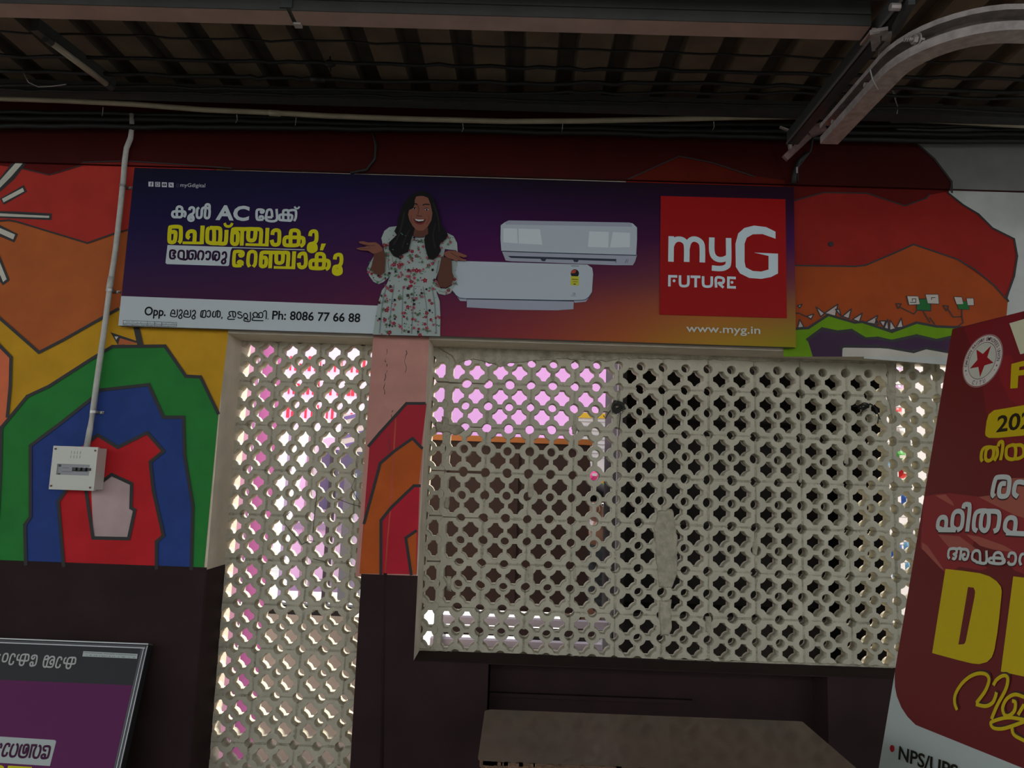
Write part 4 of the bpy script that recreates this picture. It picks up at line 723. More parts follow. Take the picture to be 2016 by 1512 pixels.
w3a = [(775, 640, 755, 600, 785, 460, 820, 432, 915, 435, 936, 480, 920, 605, 880, 636, 832, 625, 828, 560, 850, 505, 900, 500), (1025, 640, 985, 600, 1000, 505, 1040, 482, 1100, 492), (212, 985, 175, 965, 180, 900, 207, 862, 250, 862, 265, 900, 257, 985), (180, 990, 365, 992), (370, 992, 328, 950, 337, 840, 370, 797, 420, 800, 440, 850, 425, 960, 378, 995), (445, 765, 457, 727, 492, 722, 514, 760, 486, 1010), (592, 1005, 557, 970, 567, 850, 602, 797, 695, 793, 718, 840, 708, 960, 670, 1000, 632, 960, 640, 850, 665, 797), (695, 793, 805, 800, 830, 850, 812, 975, 768, 1008), (932, 1018, 890, 980, 900, 900, 940, 862, 990, 872, 1003, 920, 990, 1020), (900, 1024, 1100, 1034)]
w3b = [(300, 1298, 285, 1270, 292, 1210, 320, 1192, 368, 1196, 372, 1238, 345, 1250, 368, 1268, 352, 1300, 328, 1290), (375, 1195, 420, 1197, 408, 1315), (420, 1197, 480, 1202, 500, 1240, 482, 1298, 448, 1302, 440, 1262, 468, 1250), (582, 1328, 542, 1300, 547, 1240, 580, 1212, 620, 1232, 625, 1333), (580, 1333, 685, 1342, 692, 1212), (765, 1288, 722, 1300, 730, 1338, 850, 1350, 868, 1290, 840, 1238, 792, 1238, 770, 1275, 772, 1343), (765, 1288, 870, 1300, 882, 1335, 848, 1352), (925, 1290, 942, 1243, 988, 1243, 1005, 1290, 988, 1350, 942, 1358, 920, 1330), (1060, 1368, 1045, 1320, 1060, 1262, 1090, 1245)]
sh_ = lambda ss, dx, dy: [tuple(c+(dx if i % 2 == 0 else dy) for i, c in enumerate(s_)) for s_ in ss]
mb = MB().mat(SH); l = fl_(); fst(mb, b3, sh_(w3a, -4, 14), 48, 5.4, l); mb.build('letter_shadow_print', parent=BN); mb = MB().mat(SH); fst(mb, b3, sh_(w3b, -3, 10), 32, 5.4, l); mb.build('letter_shadow_print', parent=BN)
mb = MB().mat(WB2); l = fl_(); fst(mb, b3, w3a, 46, 5.4, l); mb.build('white_lettering', parent=BN, label='large white lettering over the red swirl'); mb = MB().mat(WB2); fst(mb, b3, w3b, 28, 5.4, l); mb.build('white_lettering', parent=BN, label='smaller white lettering above the large yellow letters')
cur = [(250, 930, 205, 800, 218, 640, 330, 450, 480, 315, 640, 250, 780, 262, 842, 340, 828, 450, 760, 600, 610, 800), (600, 825, 780, 858, 900, 805, 955, 710, 985, 600), (925, 470, 985, 370, 1090, 297, 1170, 300, 1195, 380, 1150, 560, 1000, 840, 890, 1100), (1275, 760, 1335, 790, 1320, 940, 1220, 1035, 1130, 1015, 1100, 880, 1180, 720, 1330, 640, 1500, 690), (1385, 1020, 1500, 830), (1520, 1115, 1200, 1070, 920, 1140, 880, 1200, 940, 1268, 1100, 1278, 1300, 1220, 1520, 1140), (1270, 1240, 1310, 1390, 1520, 1510)]
mb = MB().mat(SH); fst(mb, b4, sh_(cur, 22, -34), 60, 9.45, fl_()); mb.build('letter_shadow_print', parent=BN, kind='stuff')
mb = MB().mat(YB_); l = fl_(); fst(mb, b3, y3, 34, 5.4, l); mb.build('yellow_lettering', parent=BN, label='yellow word below the year box'); mb = MB().mat(YB_); fst(mb, b4, cur, 62, 9.45, l); mb.build('yellow_lettering', parent=BN, label='yellow script lettering')
mb = MB().mat(bi(26, 22, 14)); l = fl_()
text_px(mb, FP, '202', b5(572, 1452)[0], b5(1062, 1388)[0], 34, l, bold=.02, up=(5, -33), shear=.0); mb.build('year_digits', parent=BN, label='black year digits'); mb = MB().mat(bi(26, 22, 14))
text_px(mb, FP, 'NPS/UPS', b2(226, 1456)[0], b2(600, 1590)[0], 26, l, bold=.02, up=(4, -26)); mb.build('black_lettering', parent=BN, label='black list line at the bottom')
c1 = FP.uv(*b2(187, 1391)[0]); mb = MB().mat(bi(130, 20, 24)); mb.puv(FP, [(c1[0]+.012*math.cos(i*.5236), c1[1]+.012*math.sin(i*.5236)) for i in range(12)], fl_()); mb.build('red_bullet', parent=BN)
# ------------------------------------------------------------------ framed board leaning at the lower left (it stands upside down)
RA = PY(293, 1267, -.06); d = ray(238, 1512); t = (RA.x-CAM.x)/d.x; RB = CAM+d*t; v_ = (RA-RB).normalized(); n_ = Vector((1, 0, 0)).cross(v_)
LP = Plane(RA, n_, (1, 0, 0)); vb2 = -(RA.z-.02)/LP.v.z
gb = LP.pt(0, vb2)
LS = empty('leaning_signboard', (gb.x-.9, gb.y, 0), 'aluminium framed purple signboard standing upside down on the floor against the wall', 'signboard')
ALU = mat('aluminium_trim', (.30, .31, .31), .35, metal=.7)
slab(MB().mat(ink(46, 47, 48, 1.9)), LP, -1.9, -.02, vb2, -.015, -.03, -.006).build('sign_panel', parent=LS)
m = MB().mat(ALU)
slab(m, LP, -1.9, 0, -.005, 0, -.04, .004); slab(m, LP, -1.9, -.012, -.021, -.016, -.02, .0); 
m.mat(mat('dark_trim', (.03, .03, .035), .35, metal=.3)); slab(m, LP, -.03, -.0, vb2, -.008, -.04, -.002); slab(m, LP, -1.9, -.01, -.017, -.008, -.04, -.0)
m.mat(ALU); slab(m, LP, -.004, -.001, vb2, -.008, -.03, .004); slab(m, LP, -.019, -.016, vb2, -.02, -.03, .001); m.build('sign_frame', parent=LS)
lb = crop(0, 1100, 3.67); l2 = crop(0, 1270, 11.86); l3 = crop(0, 1440, 15.5)
la = [-.0055]
def ll(): la[0] += .0003; return la[0]
e1 = LP.uv(0, 1335.5); e2 = LP.uv(256, 1349)
mb = MB().mat(ink(74, 26, 66, 2.5)); mb.puv(LP, [(-1.9, vb2+.01), (-.03, vb2+.01), (-.03, e2[1]), (-1.9, e1[1])], ll()); mb.build('purple_print', parent=LS, label='purple printed field')
mb = MB().mat(ink(168, 176, 174, 1.6)); l = ll(); mb.poly(LP, l3(-900, 130, -20, 155, 1635, 262, 1680, 280, 1690, 320, 1500, 1058, -20, 960, -900, 920), l); mb.build('word_box', parent=LS, label='white box behind dark lettering'); mb = MB().mat(ink(168, 176, 174, 1.6))
mb.poly(LP, lb(598, 667, 991, 687, 986, 722, 591, 705), l); mb.build('white_print', parent=LS, label='white paper sticker')
mb = MB().mat(ink(30, 30, 30)); l = ll(); r = random.Random(9)
for i in range(60):
    x = 606+i*6.3; yy = 677+i*.33
    if r.random() < .9: mb.stroke(LP, lb(x, yy, x+4, yy+.5), .9, l, smooth=False)
    if r.random() < .35: mb.stroke(LP, lb(x-6, yy+18, x-1, yy+18.4), .9, l, smooth=False)
mb.build('sticker_print', parent=LS)
mb = MB().mat(ink(170, 170, 168, 1.6)); l = ll()
g1 = (330, 280, 330, 222, 280, 207, 242, 260, 202, 390, 207, 440, 250, 450, 290, 420, 300, 372); g2 = (445, 215, 402, 250, 387, 330, 420, 350, 620, 365, 655, 300, 655, 230, 600, 215, 520, 220, 480, 262, 442, 420, 462, 465, 510, 465, 540, 420, 590, 230)
for s_ in ((50, 380, 45, 330, 75, 230, 120, 197, 165, 210, 165, 290, 130, 370, 85, 385, 50, 380), g1, g2, (800, 270, 770, 320, 730, 310, 735, 262, 780, 237, 840, 247, 850, 300, 820, 440, 770, 480, 700, 480, 690, 430, 720, 397, 755, 410, 745, 468),
           (1020, 330, 1050, 262, 1100, 252, 1120, 290, 1080, 330, 1020, 340, 1000, 440, 1010, 498, 1060, 500, 1110, 340), (1060, 500, 1170, 513, 1220, 480, 1250, 370, 1205, 342, 1160, 390, 1170, 440, 1210, 430), (1110, 340, 1180, 272, 1240, 272, 1260, 320, 1240, 400),
           tuple(c+(1092 if i % 2 == 0 else 73) for i, c in enumerate(g1)), tuple(c+(1094 if i % 2 == 0 else 73) for i, c in enumerate(g2))): mb.stroke(LP, l2(*s_), 36/11.86, l)
mb.stroke(LP, l2(-40, 200, 0, 240), 3, l); mb.build('pale_lettering', parent=LS, label='pale upside-down lettering')
mb = MB().mat(ink(58, 20, 50, 1.9)); l = ll()
for s_ in ((260, 480, 270, 405, 220, 380, 155, 420, 75, 600, 55, 720, 110, 750, 170, 720, 208, 630), (420, 392, 362, 440, 292, 640, 303, 745, 370, 768, 448, 730, 518, 540, 520, 412, 478, 388), (680, 405, 622, 460, 562, 680, 592, 768, 700, 788, 788, 740, 848, 560, 848, 432, 780, 412, 722, 450, 692, 600, 700, 655, 760, 640, 800, 485), (1100, 440, 1022, 600, 1002, 755, 1060, 808, 1140, 778, 1208, 620, 1220, 475, 1170, 425), (1395, 592, 1322, 570, 1322, 480, 1400, 452, 1488, 470, 1498, 560, 1440, 780, 1360, 818, 1262, 810, 1252, 745, 1310, 702, 1360, 728, 1340, 795), (-10, 370, 28, 420, 0, 520)): mb.stroke(LP, l3(*s_), 68/15.5, l)
for s_ in ((1120, 425, 930, 422), (965, 430, 875, 815)): mb.stroke(LP, l3(*s_), 66/15.5, l, smooth=False)
mb.build('dark_lettering', parent=LS, label='dark upside-down lettering in the white box')
mb = MB().mat(ink(176, 170, 12, 2.0)); l = ll(); mb.poly(LP, l3(230, 1045, 960, 1085, 950, 1160, 200, 1160), l); mb.poly(LP, l3(-60, 1025, 40, 1040, 100, 1080, 110, 1160, -60, 1160), l); mb.build('yellow_lettering', parent=LS)
# ------------------------------------------------------------------ worn table top in front of the recess
ZTB = .74
tb = [PZ(*p, ZTB) for p in ((948, 1397), (1578, 1419), (948, 1500))]
tx0, tx1, ty1, ty0 = (tb[0].x+tb[2].x)/2, tb[1].x, (tb[0].y+tb[1].y)/2, tb[2].y
print('table', tx0, tx1, ty0, ty1)
TBL = empty('worn_table', ((tx0+tx1)/2, (ty0+ty1)/2, 0), 'worn brown laminate table with chipped front edge under the wide window', 'table')
LAM = mat('scuffed_brown_laminate', (.16, .09, .062), .33, noise=.35, nscale=3, bump=.05, c2=(.09, .052, .036), coat=.15); PLY = mat('chipped_plywood_edge', (.16, .09, .05), .9, noise=.5, nscale=60, bump=.8, bscale=120)
P = []
for cx, cy, a0 in ((tx1-.01, ty0+.01, -90), (tx1-.01, ty1-.01, 0), (tx0+.03, ty1-.03, 90), (tx0+.04, ty0+.04, 180)):
    rr = .01 if cx > .5*(tx0+tx1) else (.03 if cy > ty0+.1 else .04)
    P += [(cx+rr*math.cos(math.radians(a0+i*15)), cy+rr*math.sin(math.radians(a0+i*15))) for i in range(7)]
n = len(P); m = MB().mat(LAM); m.add([(x, y, ZTB) for x, y in P]+[(x, y, ZTB-.004) for x, y in P], [tuple(range(n))]+[(n+i, n+(i+1) % n, (i+1) % n, i) for i in range(n)])
m.build('tabletop', parent=TBL)
m = MB().mat(PLY); r = random.Random(4); Q = [(x+(.004 if x < tx0+.1 else 0)+r.uniform(0, .003), y-.001+r.uniform(-.002, .003)) for x, y in P]
m.add([(x, y, ZTB-.004) for x, y in Q]+[(x, y, ZTB-.024) for x, y in Q], [tuple(range(n)), tuple(range(2*n-1, n-1, -1))]+[(n+i, n+(i+1) % n, (i+1) % n, i) for i in range(n)])
m.build('plywood_core', parent=TBL, label='chipped plywood edge')
m = MB().mat(PLY)
for i in range(40):
    x = tx0+.02+(tx1-tx0-.05)*r.random()**1.8; s_ = r.uniform(.003, .009); m.box(x-s_, x+s_*1.5, ty0-.004, ty0+r.uniform(.002, .007), ZTB-.006-s_*.3, ZTB+.0008)
m.build('edge_chips', parent=TBL, kind='stuff')
m = MB().mat(mat('dark_wood_frame', (.05, .035, .025), .7)); m.box(tx0+.05, tx1-.05, ty0+.05, ty1-.05, ZTB-.09, ZTB-.024).build('apron', parent=TBL)
for x in (tx0+.05, tx1-.09):
    for y_ in (ty0+.05, ty1-.09): MB().mat(mat('dark_wood_frame', (.05, .035, .025), .7)).box(x, x+.04, y_, y_+.04, 0, ZTB-.09).build('leg', parent=TBL)
# ------------------------------------------------------------------ steelwork under the roof
zb = 3.15; y1, y2 = PZ(1000, 33, zb).y, PZ(1000, 61, zb).y; xj = PZ(578, 40, zb).x; xe = PZ(1700, 70, zb).x
print('purlin', y1, y2, xj, xe)
PU = empty('roof_purlin', (0, (y1+y2)/2, zb), 'long steel channel purlin running under the roof sheets above the board', 'steel beam')
def cch(m, x0, x1, ya, yb, z, h, t=.004):
    m.box(x0, x1, ya, yb, z, z+t).mat(mat('dark_purlin_face', (.04, .04, .037), .5, noise=.2)).box(x0, x1, ya-t, ya, z, z+h).box(x0, x1, ya, yb, z+h-t, z+h).box(x0, x1, ya-t-.006, ya-t, z+h*.38, z+h*.44)
    return m
cch(MB().mat(PURL), -13.9, xj-.008, y1, y2, zb, .1).build('channel', parent=PU); cch(MB().mat(PURL), xj+.008, xe, y1, y2, zb, .1).build('channel', parent=PU)
MB().mat(DARKST).box(-13.9, xe+.15, y1-.035, y1-.007, zb+.09, zb+.24).build('web_plate', parent=PU); MB().mat(PURL).box(xe+.01, xe+.09, y1+.01, y2+.02, zb-.006, zb+.002).build('end_plate', parent=PU)
MB().mat(DARKST).box(xj-.03, xj+.012, y1-.012, y2+.012, zb+.006, zb+.13).build('splice_bracket', parent=PU); MB().mat(GALV).box(xj-.004, xj+.022, y2-.02, y2+.006, zb-.008, zb-.001).build('splice_clip', parent=PU)
MB().mat(DARKST).box(-13.9, 13.9, PZ(600, 207, 3.28).y, PZ(600, 192, 3.28).y, 3.28, 3.33).build('wall_side_purlin', label='thin dark steel purlin just above the wall top', cat='steel beam')
zc = 3.0; pe = [PZ(*p, zc) for p in ((1640, 284), (1763, 178), (1845, 90), (1900, 83), (2016, 96))]
print('chan', [tuple(round(c, 2) for c in p) for p in pe])
X0 = (pe[0].x+pe[1].x)/2; Ye = pe[0].y; yb_ = pe[3].y; rb = .22
path = [(Vector((X0, Ye, zc)), Vector((-1, 0, 0)), Vector((0, 0, 1))), (Vector((X0, yb_+rb, zc)), Vector((-1, 0, 0)), Vector((0, 0, 1)))]
for i in range(1, 11):
    a_ = math.pi/2*i/10; path.append((Vector((X0+rb-rb*math.cos(a_), yb_+rb-rb*math.sin(a_), zc)), Vector((-math.cos(a_), -math.sin(a_), 0)), Vector((0, 0, 1))))
path.append((Vector((X0+rb+4, yb_, zc)), Vector((0, -1, 0)), Vector((0, 0, 1))))
fw, ht, tk, lip = .072, .085, .005, .03
prof = [(0, 0), (fw, 0), (fw, lip), (fw-tk, lip), (fw-tk, tk), (tk, tk), (tk, ht*.42), (tk+.012, ht*.47), (tk+.012, ht*.55), (tk, ht*.6), (tk, ht-tk), (fw-tk, ht-tk), (fw-tk, ht-lip*.6), (fw, ht-lip*.6), (fw, ht), (0, ht)]
GT = empty('bent_steel_channel', (X0, Ye, zc), 'galvanised steel channel rail bending to the right beneath the roof', 'steel rail')
MB().mat(GALV).sweep(path, prof).build('channel', parent=GT)
for (bx, by) in ((1797, 72), (1703, 162), (1637, 235)):
    p = PZ(bx, by, zc+.055); y_ = p.y; m = MB().mat(GALV)
    m.cyl((X0-.03, y_, zc+.045), (1, 0, 0), .007, .05, 10); m.cyl((X0-.035, y_, zc+.045), (1, 0, 0), .016, .012, 6); m.cyl((X0-.024, y_, zc+.045), (1, 0, 0), .021, .003, 14)
    for k2 in range(5): m.cyl((X0-.042-k2*.006, y_, zc+.045), (1, 0, 0), .0085, .003, 8)
    m.build('bolt', parent=GT)
m = MB().mat(mat('loose_white_wire', (.4, .39, .36), .6)); m.tube([PZ(1713, 136, zc+.03), PZ(1718, 158, zc-.0), PZ(1728, 176, zc-.005)], .0022, 6).build('wire', parent=GT)
m = MB().mat(DARKST); a_ = PZ(1590, 243, 3.13); b_ = PZ(1745, 75, 3.13); xr = (a_.x+b_.x)/2
RF = empty('rafter_angle', (xr, a_.y, 3.13), 'dark steel rafter angle beside the bent channel', 'steel beam')
m.box(xr-.03, xr+.02, -1.28, a_.y+.2, 3.13, 3.136).box(xr-.03, xr-.024, -1.28, a_.y+.2, 3.13, 3.19).build('angle', parent=RF)
MB().mat(mat('rafter_edge', (.16, .15, .14), .5, metal=.4)).box(xr-.034, xr-.03, -1.28, a_.y+.2, 3.128, 3.14).build('edge_strip', parent=RF)
# bracket hanging under the purlin end
HB = empty('hanger_bracket', PZ(1735, 80, 3.1), 'small bolted steel hanger bracket at the purlin end', 'bracket')
def bar(m, a_, b_, w_, t_):
    a_ = Vector(a_); b_ = Vector(b_); dd = (b_-a_).normalized(); s_ = dd.cross(Vector((0, 1, 0))); s_ = (s_ if s_.length > .1 else Vector((1, 0, 0))).normalized(); q_ = dd.cross(s_)
    return m.hexa([a_+s_*w_*i+q_*t_*j for i, j in ((-.5, -.5), (.5, -.5), (.5, .5), (-.5, .5))], [b_+s_*w_*i+q_*t_*j for i, j in ((-.5, -.5), (.5, -.5), (.5, .5), (-.5, .5))])
hb = lambda x, y: PZ(x, y, 3.107)
bar(MB().mat(GALV), hb(1722, 62), hb(1726, 95), .016, .03).build('strap', parent=HB); bar(MB().mat(GALV), hb(1746, 66), hb(1738, 110), .012, .03).build('strap', parent=HB); bar(MB().mat(GALV), hb(1718, 66), hb(1748, 60), .012, .03).build('strap', parent=HB)
m = MB().mat(DARKST); m.cyl(hb(1732, 86), (0, 1, 0), .010, .05, 6); m.build('bolt', parent=HB); bar(MB().mat(DARKST), hb(1795, 0), hb(1762, 60), .03, .02).build('strap', parent=HB); m = MB().mat(GALV); m.cyl(hb(1762, 14), (1, 0, 0), .012, .03, 8); m.build('bolt', parent=HB)
# clamp on the wall below the rail end
WB = empty('wall_bracket', PY(1562, 340, -.05), 'rusty clamp and loose wires on the wall beside the board top', 'bracket')
wb = lambda x, y, Y=-.12: PY(x, y, Y); RST = mat('rusty_pink_steel', (.22, .13, .12), .6, noise=.4, nscale=40)
bar(MB().mat(RST), wb(1545, 312), wb(1592, 268), .03, .02).build('plate', parent=WB); bar(MB().mat(RST), wb(1590, 262), wb(1622, 250), .045, .03).build('plate', parent=WB)
bar(MB().mat(GALV), wb(1553, 262), wb(1556, 296), .012, .02).build('strap', parent=WB); bar(MB().mat(GALV), wb(1535, 250), wb(1566, 262), .008, .012).build('strap', parent=WB)
m = MB().mat(GALV); m.tube([wb(1558, 256), wb(1566, 262), wb(1570, 280), wb(1566, 292)], .004, 8); m.build('hook', parent=WB, smooth=True)
m = MB().mat(BLACK); m.tube([wb(1590, 300, -.08), wb(1572, 318, -.06), wb(1564, 340, -.06), wb(1562, 362, -.06)], .012, 8); m.tube([wb(1600, 270, -.1), wb(1596, 296, -.07), wb(1570, 330, -.05), wb(1570, 356, -.05)], .005, 8); m.build('hanging_cable', parent=WB, smooth=True)
m = MB().mat(GALV); m.cyl(wb(1569, 335, -.075), (0, 0, 1), .004, .03, 8); m.build('pin', parent=WB)
# ------------------------------------------------------------------ cables and long conduit
def wob(pts, zz, n=10, amp=.004, seed=0):
    r = random.Random(seed); o = []
    for i in range(len(pts)-1):
        for k2 in range(n): o.append(PZ(pts[i][0]+(pts[i+1][0]-pts[i][0])*k2/n, pts[i][1]+(pts[i+1][1]-pts[i][1])*k2/n, zz)+Vector((0, r.uniform(-amp, amp)*2, r.uniform(-amp, amp))))
    o.append(PZ(*pts[-1], zz)); return o
CB = [([(-80, 62), (0, 63), (480, 78), (1000, 92), (1300, 102), (1700, 116), (2100, 128)], .0045, 'thin black roof cable, nearest of the five'), ([(-80, 107), (0, 110), (480, 120), (660, 124), (1000, 132), (1300, 138), (1700, 150), (2100, 158)], .008, 'thick black roof cable with a taped knot, second from the camera'),
      ([(-80, 139), (0, 140), (480, 152), (620, 156), (1000, 163), (1300, 165), (1700, 172), (2100, 184)], .009, 'thick black roof cable, third from the camera'), ([(-80, 164), (0, 166), (480, 174), (1000, 183), (1300, 182), (1700, 186), (2100, 197)], .007, 'black roof cable, fourth from the camera'), ([(-80, 172), (0, 176), (300, 182), (700, 188), (1100, 201), (1400, 204), (2100, 224)], .006, 'black roof cable closest to the wall')]
for i, (p, r_, lb_) in enumerate(CB):
    CBo = MB().mat(BLACK).tube(wob(p, 3.31-.012*i, seed=i), r_, 8).build('roof_cable', label=lb_, cat='cable', smooth=True)
    if i == 1: m = MB().mat(BLACK); c_ = PZ(650, 125, 3.298); m.sphere(c_, .016, 6, (1.6, 1, 1)); m.tube([c_, c_+Vector((.004, 0, -.035))], .003, 6); m.tube([c_, c_+Vector((-.002, 0, .03))], .004, 6); m.build('taped_knot', parent=CBo)
    if i == 2: m = MB().mat(BLACK); m.tube([PZ(612, 155.5, 3.286), PZ(640, 157, 3.286)], .014, 8); m.build('taped_joint', parent=CBo, smooth=True)
BE = mat('beige_pvc_conduit', (.36, .31, .21), .5, noise=.2, nscale=10)
lc = [PY(x, y, -.13) for x, y in ((-80, 192), (0, 194), (120, 198), (260, 205), (400, 216), (540, 222), (640, 228), (800, 234), (1000, 239), (1150, 238), (1300, 235), (1450, 231), (1580, 229), (1720, 230), (1850, 238), (2100, 252))]
LC = MB().mat(BE).tube(lc, .0125, 10).build('long_conduit', label='sagging beige conduit running along the top of the wall', cat='conduit pipe', smooth=True)
for x, y in ((533, 222), (573, 225)): pass
MB().mat(BE).tube([PY(530, 222, -.13), PY(552, 223.4, -.13)], .0145, 10).build('coupling', parent=LC, smooth=True)
for i, (x, y) in enumerate(((203, 208), (466, 222), (583, 228), (911, 240), (1108, 240), (1405, 236))):
    MB().mat(mat('tie_wire', (.3, .3, .28), .5)).tube([PY(x, y+3, -.13), PY(x-1+2*(i % 2), y+14, -.12), PY(x-2, y+20, -.07)], .0018, 5).build('tie_wire', parent=LC)
r = random.Random(8)
for i, (dy, r_, Y, lb_) in enumerate(((-2, .014, -.07, 'thick black cable lying along the wall top, lowest of the bundle'), (-14, .016, -.05, 'thick black cable in the wall top bundle, middle one'), (-26, .012, -.04, 'black cable in the wall top bundle, highest one'))):
    pts = [(x, 250+dy+x*.0135-4*math.sin(x/420.0+i)) for x in range(-80, 2140, 60)]
    MB().mat(BLACK).tube([PY(x, y+r.uniform(-1.5, 1.5), Y) for x, y in pts], r_, 8).build('wall_top_cable', label=lb_, cat='cable', smooth=True)
MB().mat(BLACK).tube([PY(732, 250, -.05), PY(740, 285, -.04), PY(738, 312, -.03), PY(722, 334, -.03), PY(690, 341, -.028)], .007, 8).build('drooping_cable', label='short black cable drooping from the wall top to the board', cat='cable', smooth=True)
MB().mat(mat('loose_white_wire', (.4, .39, .36), .6)).tube([PZ(46, 140, 3.4), PZ(48, 148, 3.2), PZ(56, 162, 3.2), PZ(75, 171, 3.2), PZ(100, 170, 3.2), PZ(130, 166, 3.2)], .0022, 6).build('loose_wire', label='thin pale wire curling under the roof at the left', cat='wire', smooth=True)
m = MB().mat(mat('loose_white_wire', (.4, .39, .36), .6)); w6 = lambda x, y: PY(x, y, -.3); m.tube([w6(1757, 178), w6(1762, 184), w6(1764, 194), w6(1760, 186), w6(1758, 180), w6(1764, 200), w6(1768, 212), w6(1766, 224)], .002, 6).build('loose_wire', label='thin looped wire hanging beside the bent channel', cat='wire')
# tube light seen from below
ta, tb_ = PZ(98, 86, 3.25), PZ(204, 165, 3.25); dv = (tb_-ta).normalized(); sd_ = Vector((-dv.y, dv.x, 0))
TL = empty('tube_light', (ta+tb_)/2, 'unlit tube light batten under the roof at the upper left', 'light')
bar(MB().mat(DARKST), ta-dv*.08+Vector((.0, 0, .03)), tb_+dv*.05+Vector((0, 0, .03)), .05, .035).build('batten', parent=TL)
MB().mat(mat('tube_glass', (.42, .36, .27), .3)).tube([ta+sd_*-.012, tb_+sd_*-.012], .0135, 10).build('tube', parent=TL, smooth=True)
for p in (ta-dv*.02, tb_+dv*.02): MB().mat(DARKST).cyl(p+sd_*-.012, dv, .016, .03, 10).build('lamp_holder', parent=TL)
# wire tangles caught in the window blocks
def tangle(cx, cy, R_, n, seed, tail, name, lb_, c):
    r = random.Random(seed); pts = []
    for i in range(n): a_ = i*2.1+r.uniform(-.5, .5); q_ = R_*r.uniform(.3, 1); pts.append(PY(cx+q_*math.cos(a_), cy+q_*.8*math.sin(a_), .175+r.uniform(-.02, .02)))
    o = []
    for i in range(1, len(pts)-2):
        for k2 in range(5):
            t_ = k2/5; p0, p1, p2, p3 = pts[i-1:i+3]; o.append(.5*((2*p1)+(p2-p0)*t_+(2*p0-5*p1+4*p2-p3)*t_*t_+(3*p1-p0-3*p2+p3)*t_**3))
    m = MB().mat(c); m.tube(o, .0030, 6)
    for tl_ in tail: m.tube([PY(x, y, .18) for x, y in tl_], .0028, 6)
    m.build(name, label=lb_, cat='wire')
tangle(1216, 801, 17, 30, 1, [[(1202, 808), (1196, 816), (1192, 824), (1188, 818)], [(1222, 812), (1220, 830), (1219, 846)]], 'wire_tangle', 'grey black wire tangle stuck in the wide window blocks', mat('old_black_wire', (.035, .035, .03), .6))
tangle(1700, 800, 12, 16, 5, [[(1680, 800), (1700, 798), (1716, 796), (1726, 806), (1730, 820), (1728, 834)], [(1712, 794), (1722, 802), (1733, 826)], [(1700, 804), (1694, 816)]], 'wire_tangle', 'black wire tangle at the right end of the wide window', BLACK)
m = MB().mat(BLACK)
for tl_ in ([(571, 1008), (562, 1016), (560, 1030), (572, 1046), (588, 1062), (594, 1072)], [(594, 1072), (610, 1064), (620, 1066)], [(624, 965), (622, 990), (618, 1024), (616, 1050)], [(700, 940), (692, 960), (700, 976), (714, 997)], [(664, 982), (690, 992), (712, 998)], [(616, 1100), (640, 1106)]): m.tube([PY(x, y, .192) for x, y in tl_], .0013, 5)
m.build('hanging_thread', kind='stuff', label='thin dark threads caught on the narrow window blocks', cat='thread')
# ------------------------------------------------------------------ street side, seen through the blocks
def ob(name, x0, x1, Y0, Y1, z0, z1, m, label=None, cat=None, **k): return MB().mat(m).box(x0, x1, Y0, Y1, z0, z1).build(name, label=label, cat=cat, **k)
PINK = mat('pink_wall_paint', (.62, .20, .55), .7, noise=.08, nscale=3); PINK2 = mat('pale_pink_board', (.72, .42, .66), .6, noise=.08, nscale=3)
WHX = mat('white_enamel', (.78, .78, .8), .4); GRX = mat('grey_enamel', (.35, .37, .40), .4); TAN = mat('tan_plaster', (.42, .38, .35), .85, noise=.15, nscale=5); REDI = mat('red_sign_ink', (.7, .04, .06), .5)
BRN = mat('brown_cupboard_paint', (.035, .012, .008), .6, noise=.25, nscale=6); BLK_ = mat('black_stall_board', (.006, .006, .007), .7, noise=.3, nscale=4); VIO = mat('violet_print', (.22, .17, .5), .5)
xp = PY(556, 690, 1.5).x; xq = PY(505, 690, 1.5).x
o = MB().mat(PINK); o.box(-4.6, xq-.03, 1.5, 1.6, ZG, 3.6); PWL = o.build('pink_partition', label='pink painted partition seen through the left of the narrow window', cat='partition')
MB().mat(PINK).box(xq+.03, xp, 1.53, 1.6, ZG, 3.6).build('panel', parent=PWL); MB().mat(PINK2).box(xq-.03, xq+.02, 1.46, 1.52, ZG, 3.6).build('post', parent=PWL)
# white sign with red strokes
a, b = PY(560, 700, 3.4), PY(760, 850, 3.4); SG = empty('white_street_sign', ((a.x+b.x)/2, 3.4, b.z), 'white street sign with red strokes seen through the narrow window', 'sign')
x3 = PY(556, 690, 3.4).x; MB().mat(WHX).box(x3+.05, b.x+.3, 3.4, 3.44, b.z, 3.1).build('sign_face', parent=SG)
m = MB().mat(REDI); r = random.Random(6)
for row in range(3):
    x = x3+.08
    while x < b.x+.25:
        z_ = b.z+.1+row*.22; h_ = r.uniform(.06, .14); w_ = r.uniform(.012, .03); m.box(x, x+w_, 3.392, 3.4, z_, z_+h_)
        if r.random() < .4: m.box(x, x+.06, 3.392, 3.4, z_+h_-.02, z_+h_)
        x += r.uniform(.035, .07)
m.build('red_strokes', parent=SG, kind='stuff')
for x in (x3+.1, b.x+.2): MB().mat(GRX).box(x, x+.05, 3.45, 3.5, ZG, 3.1).build('post', parent=SG)
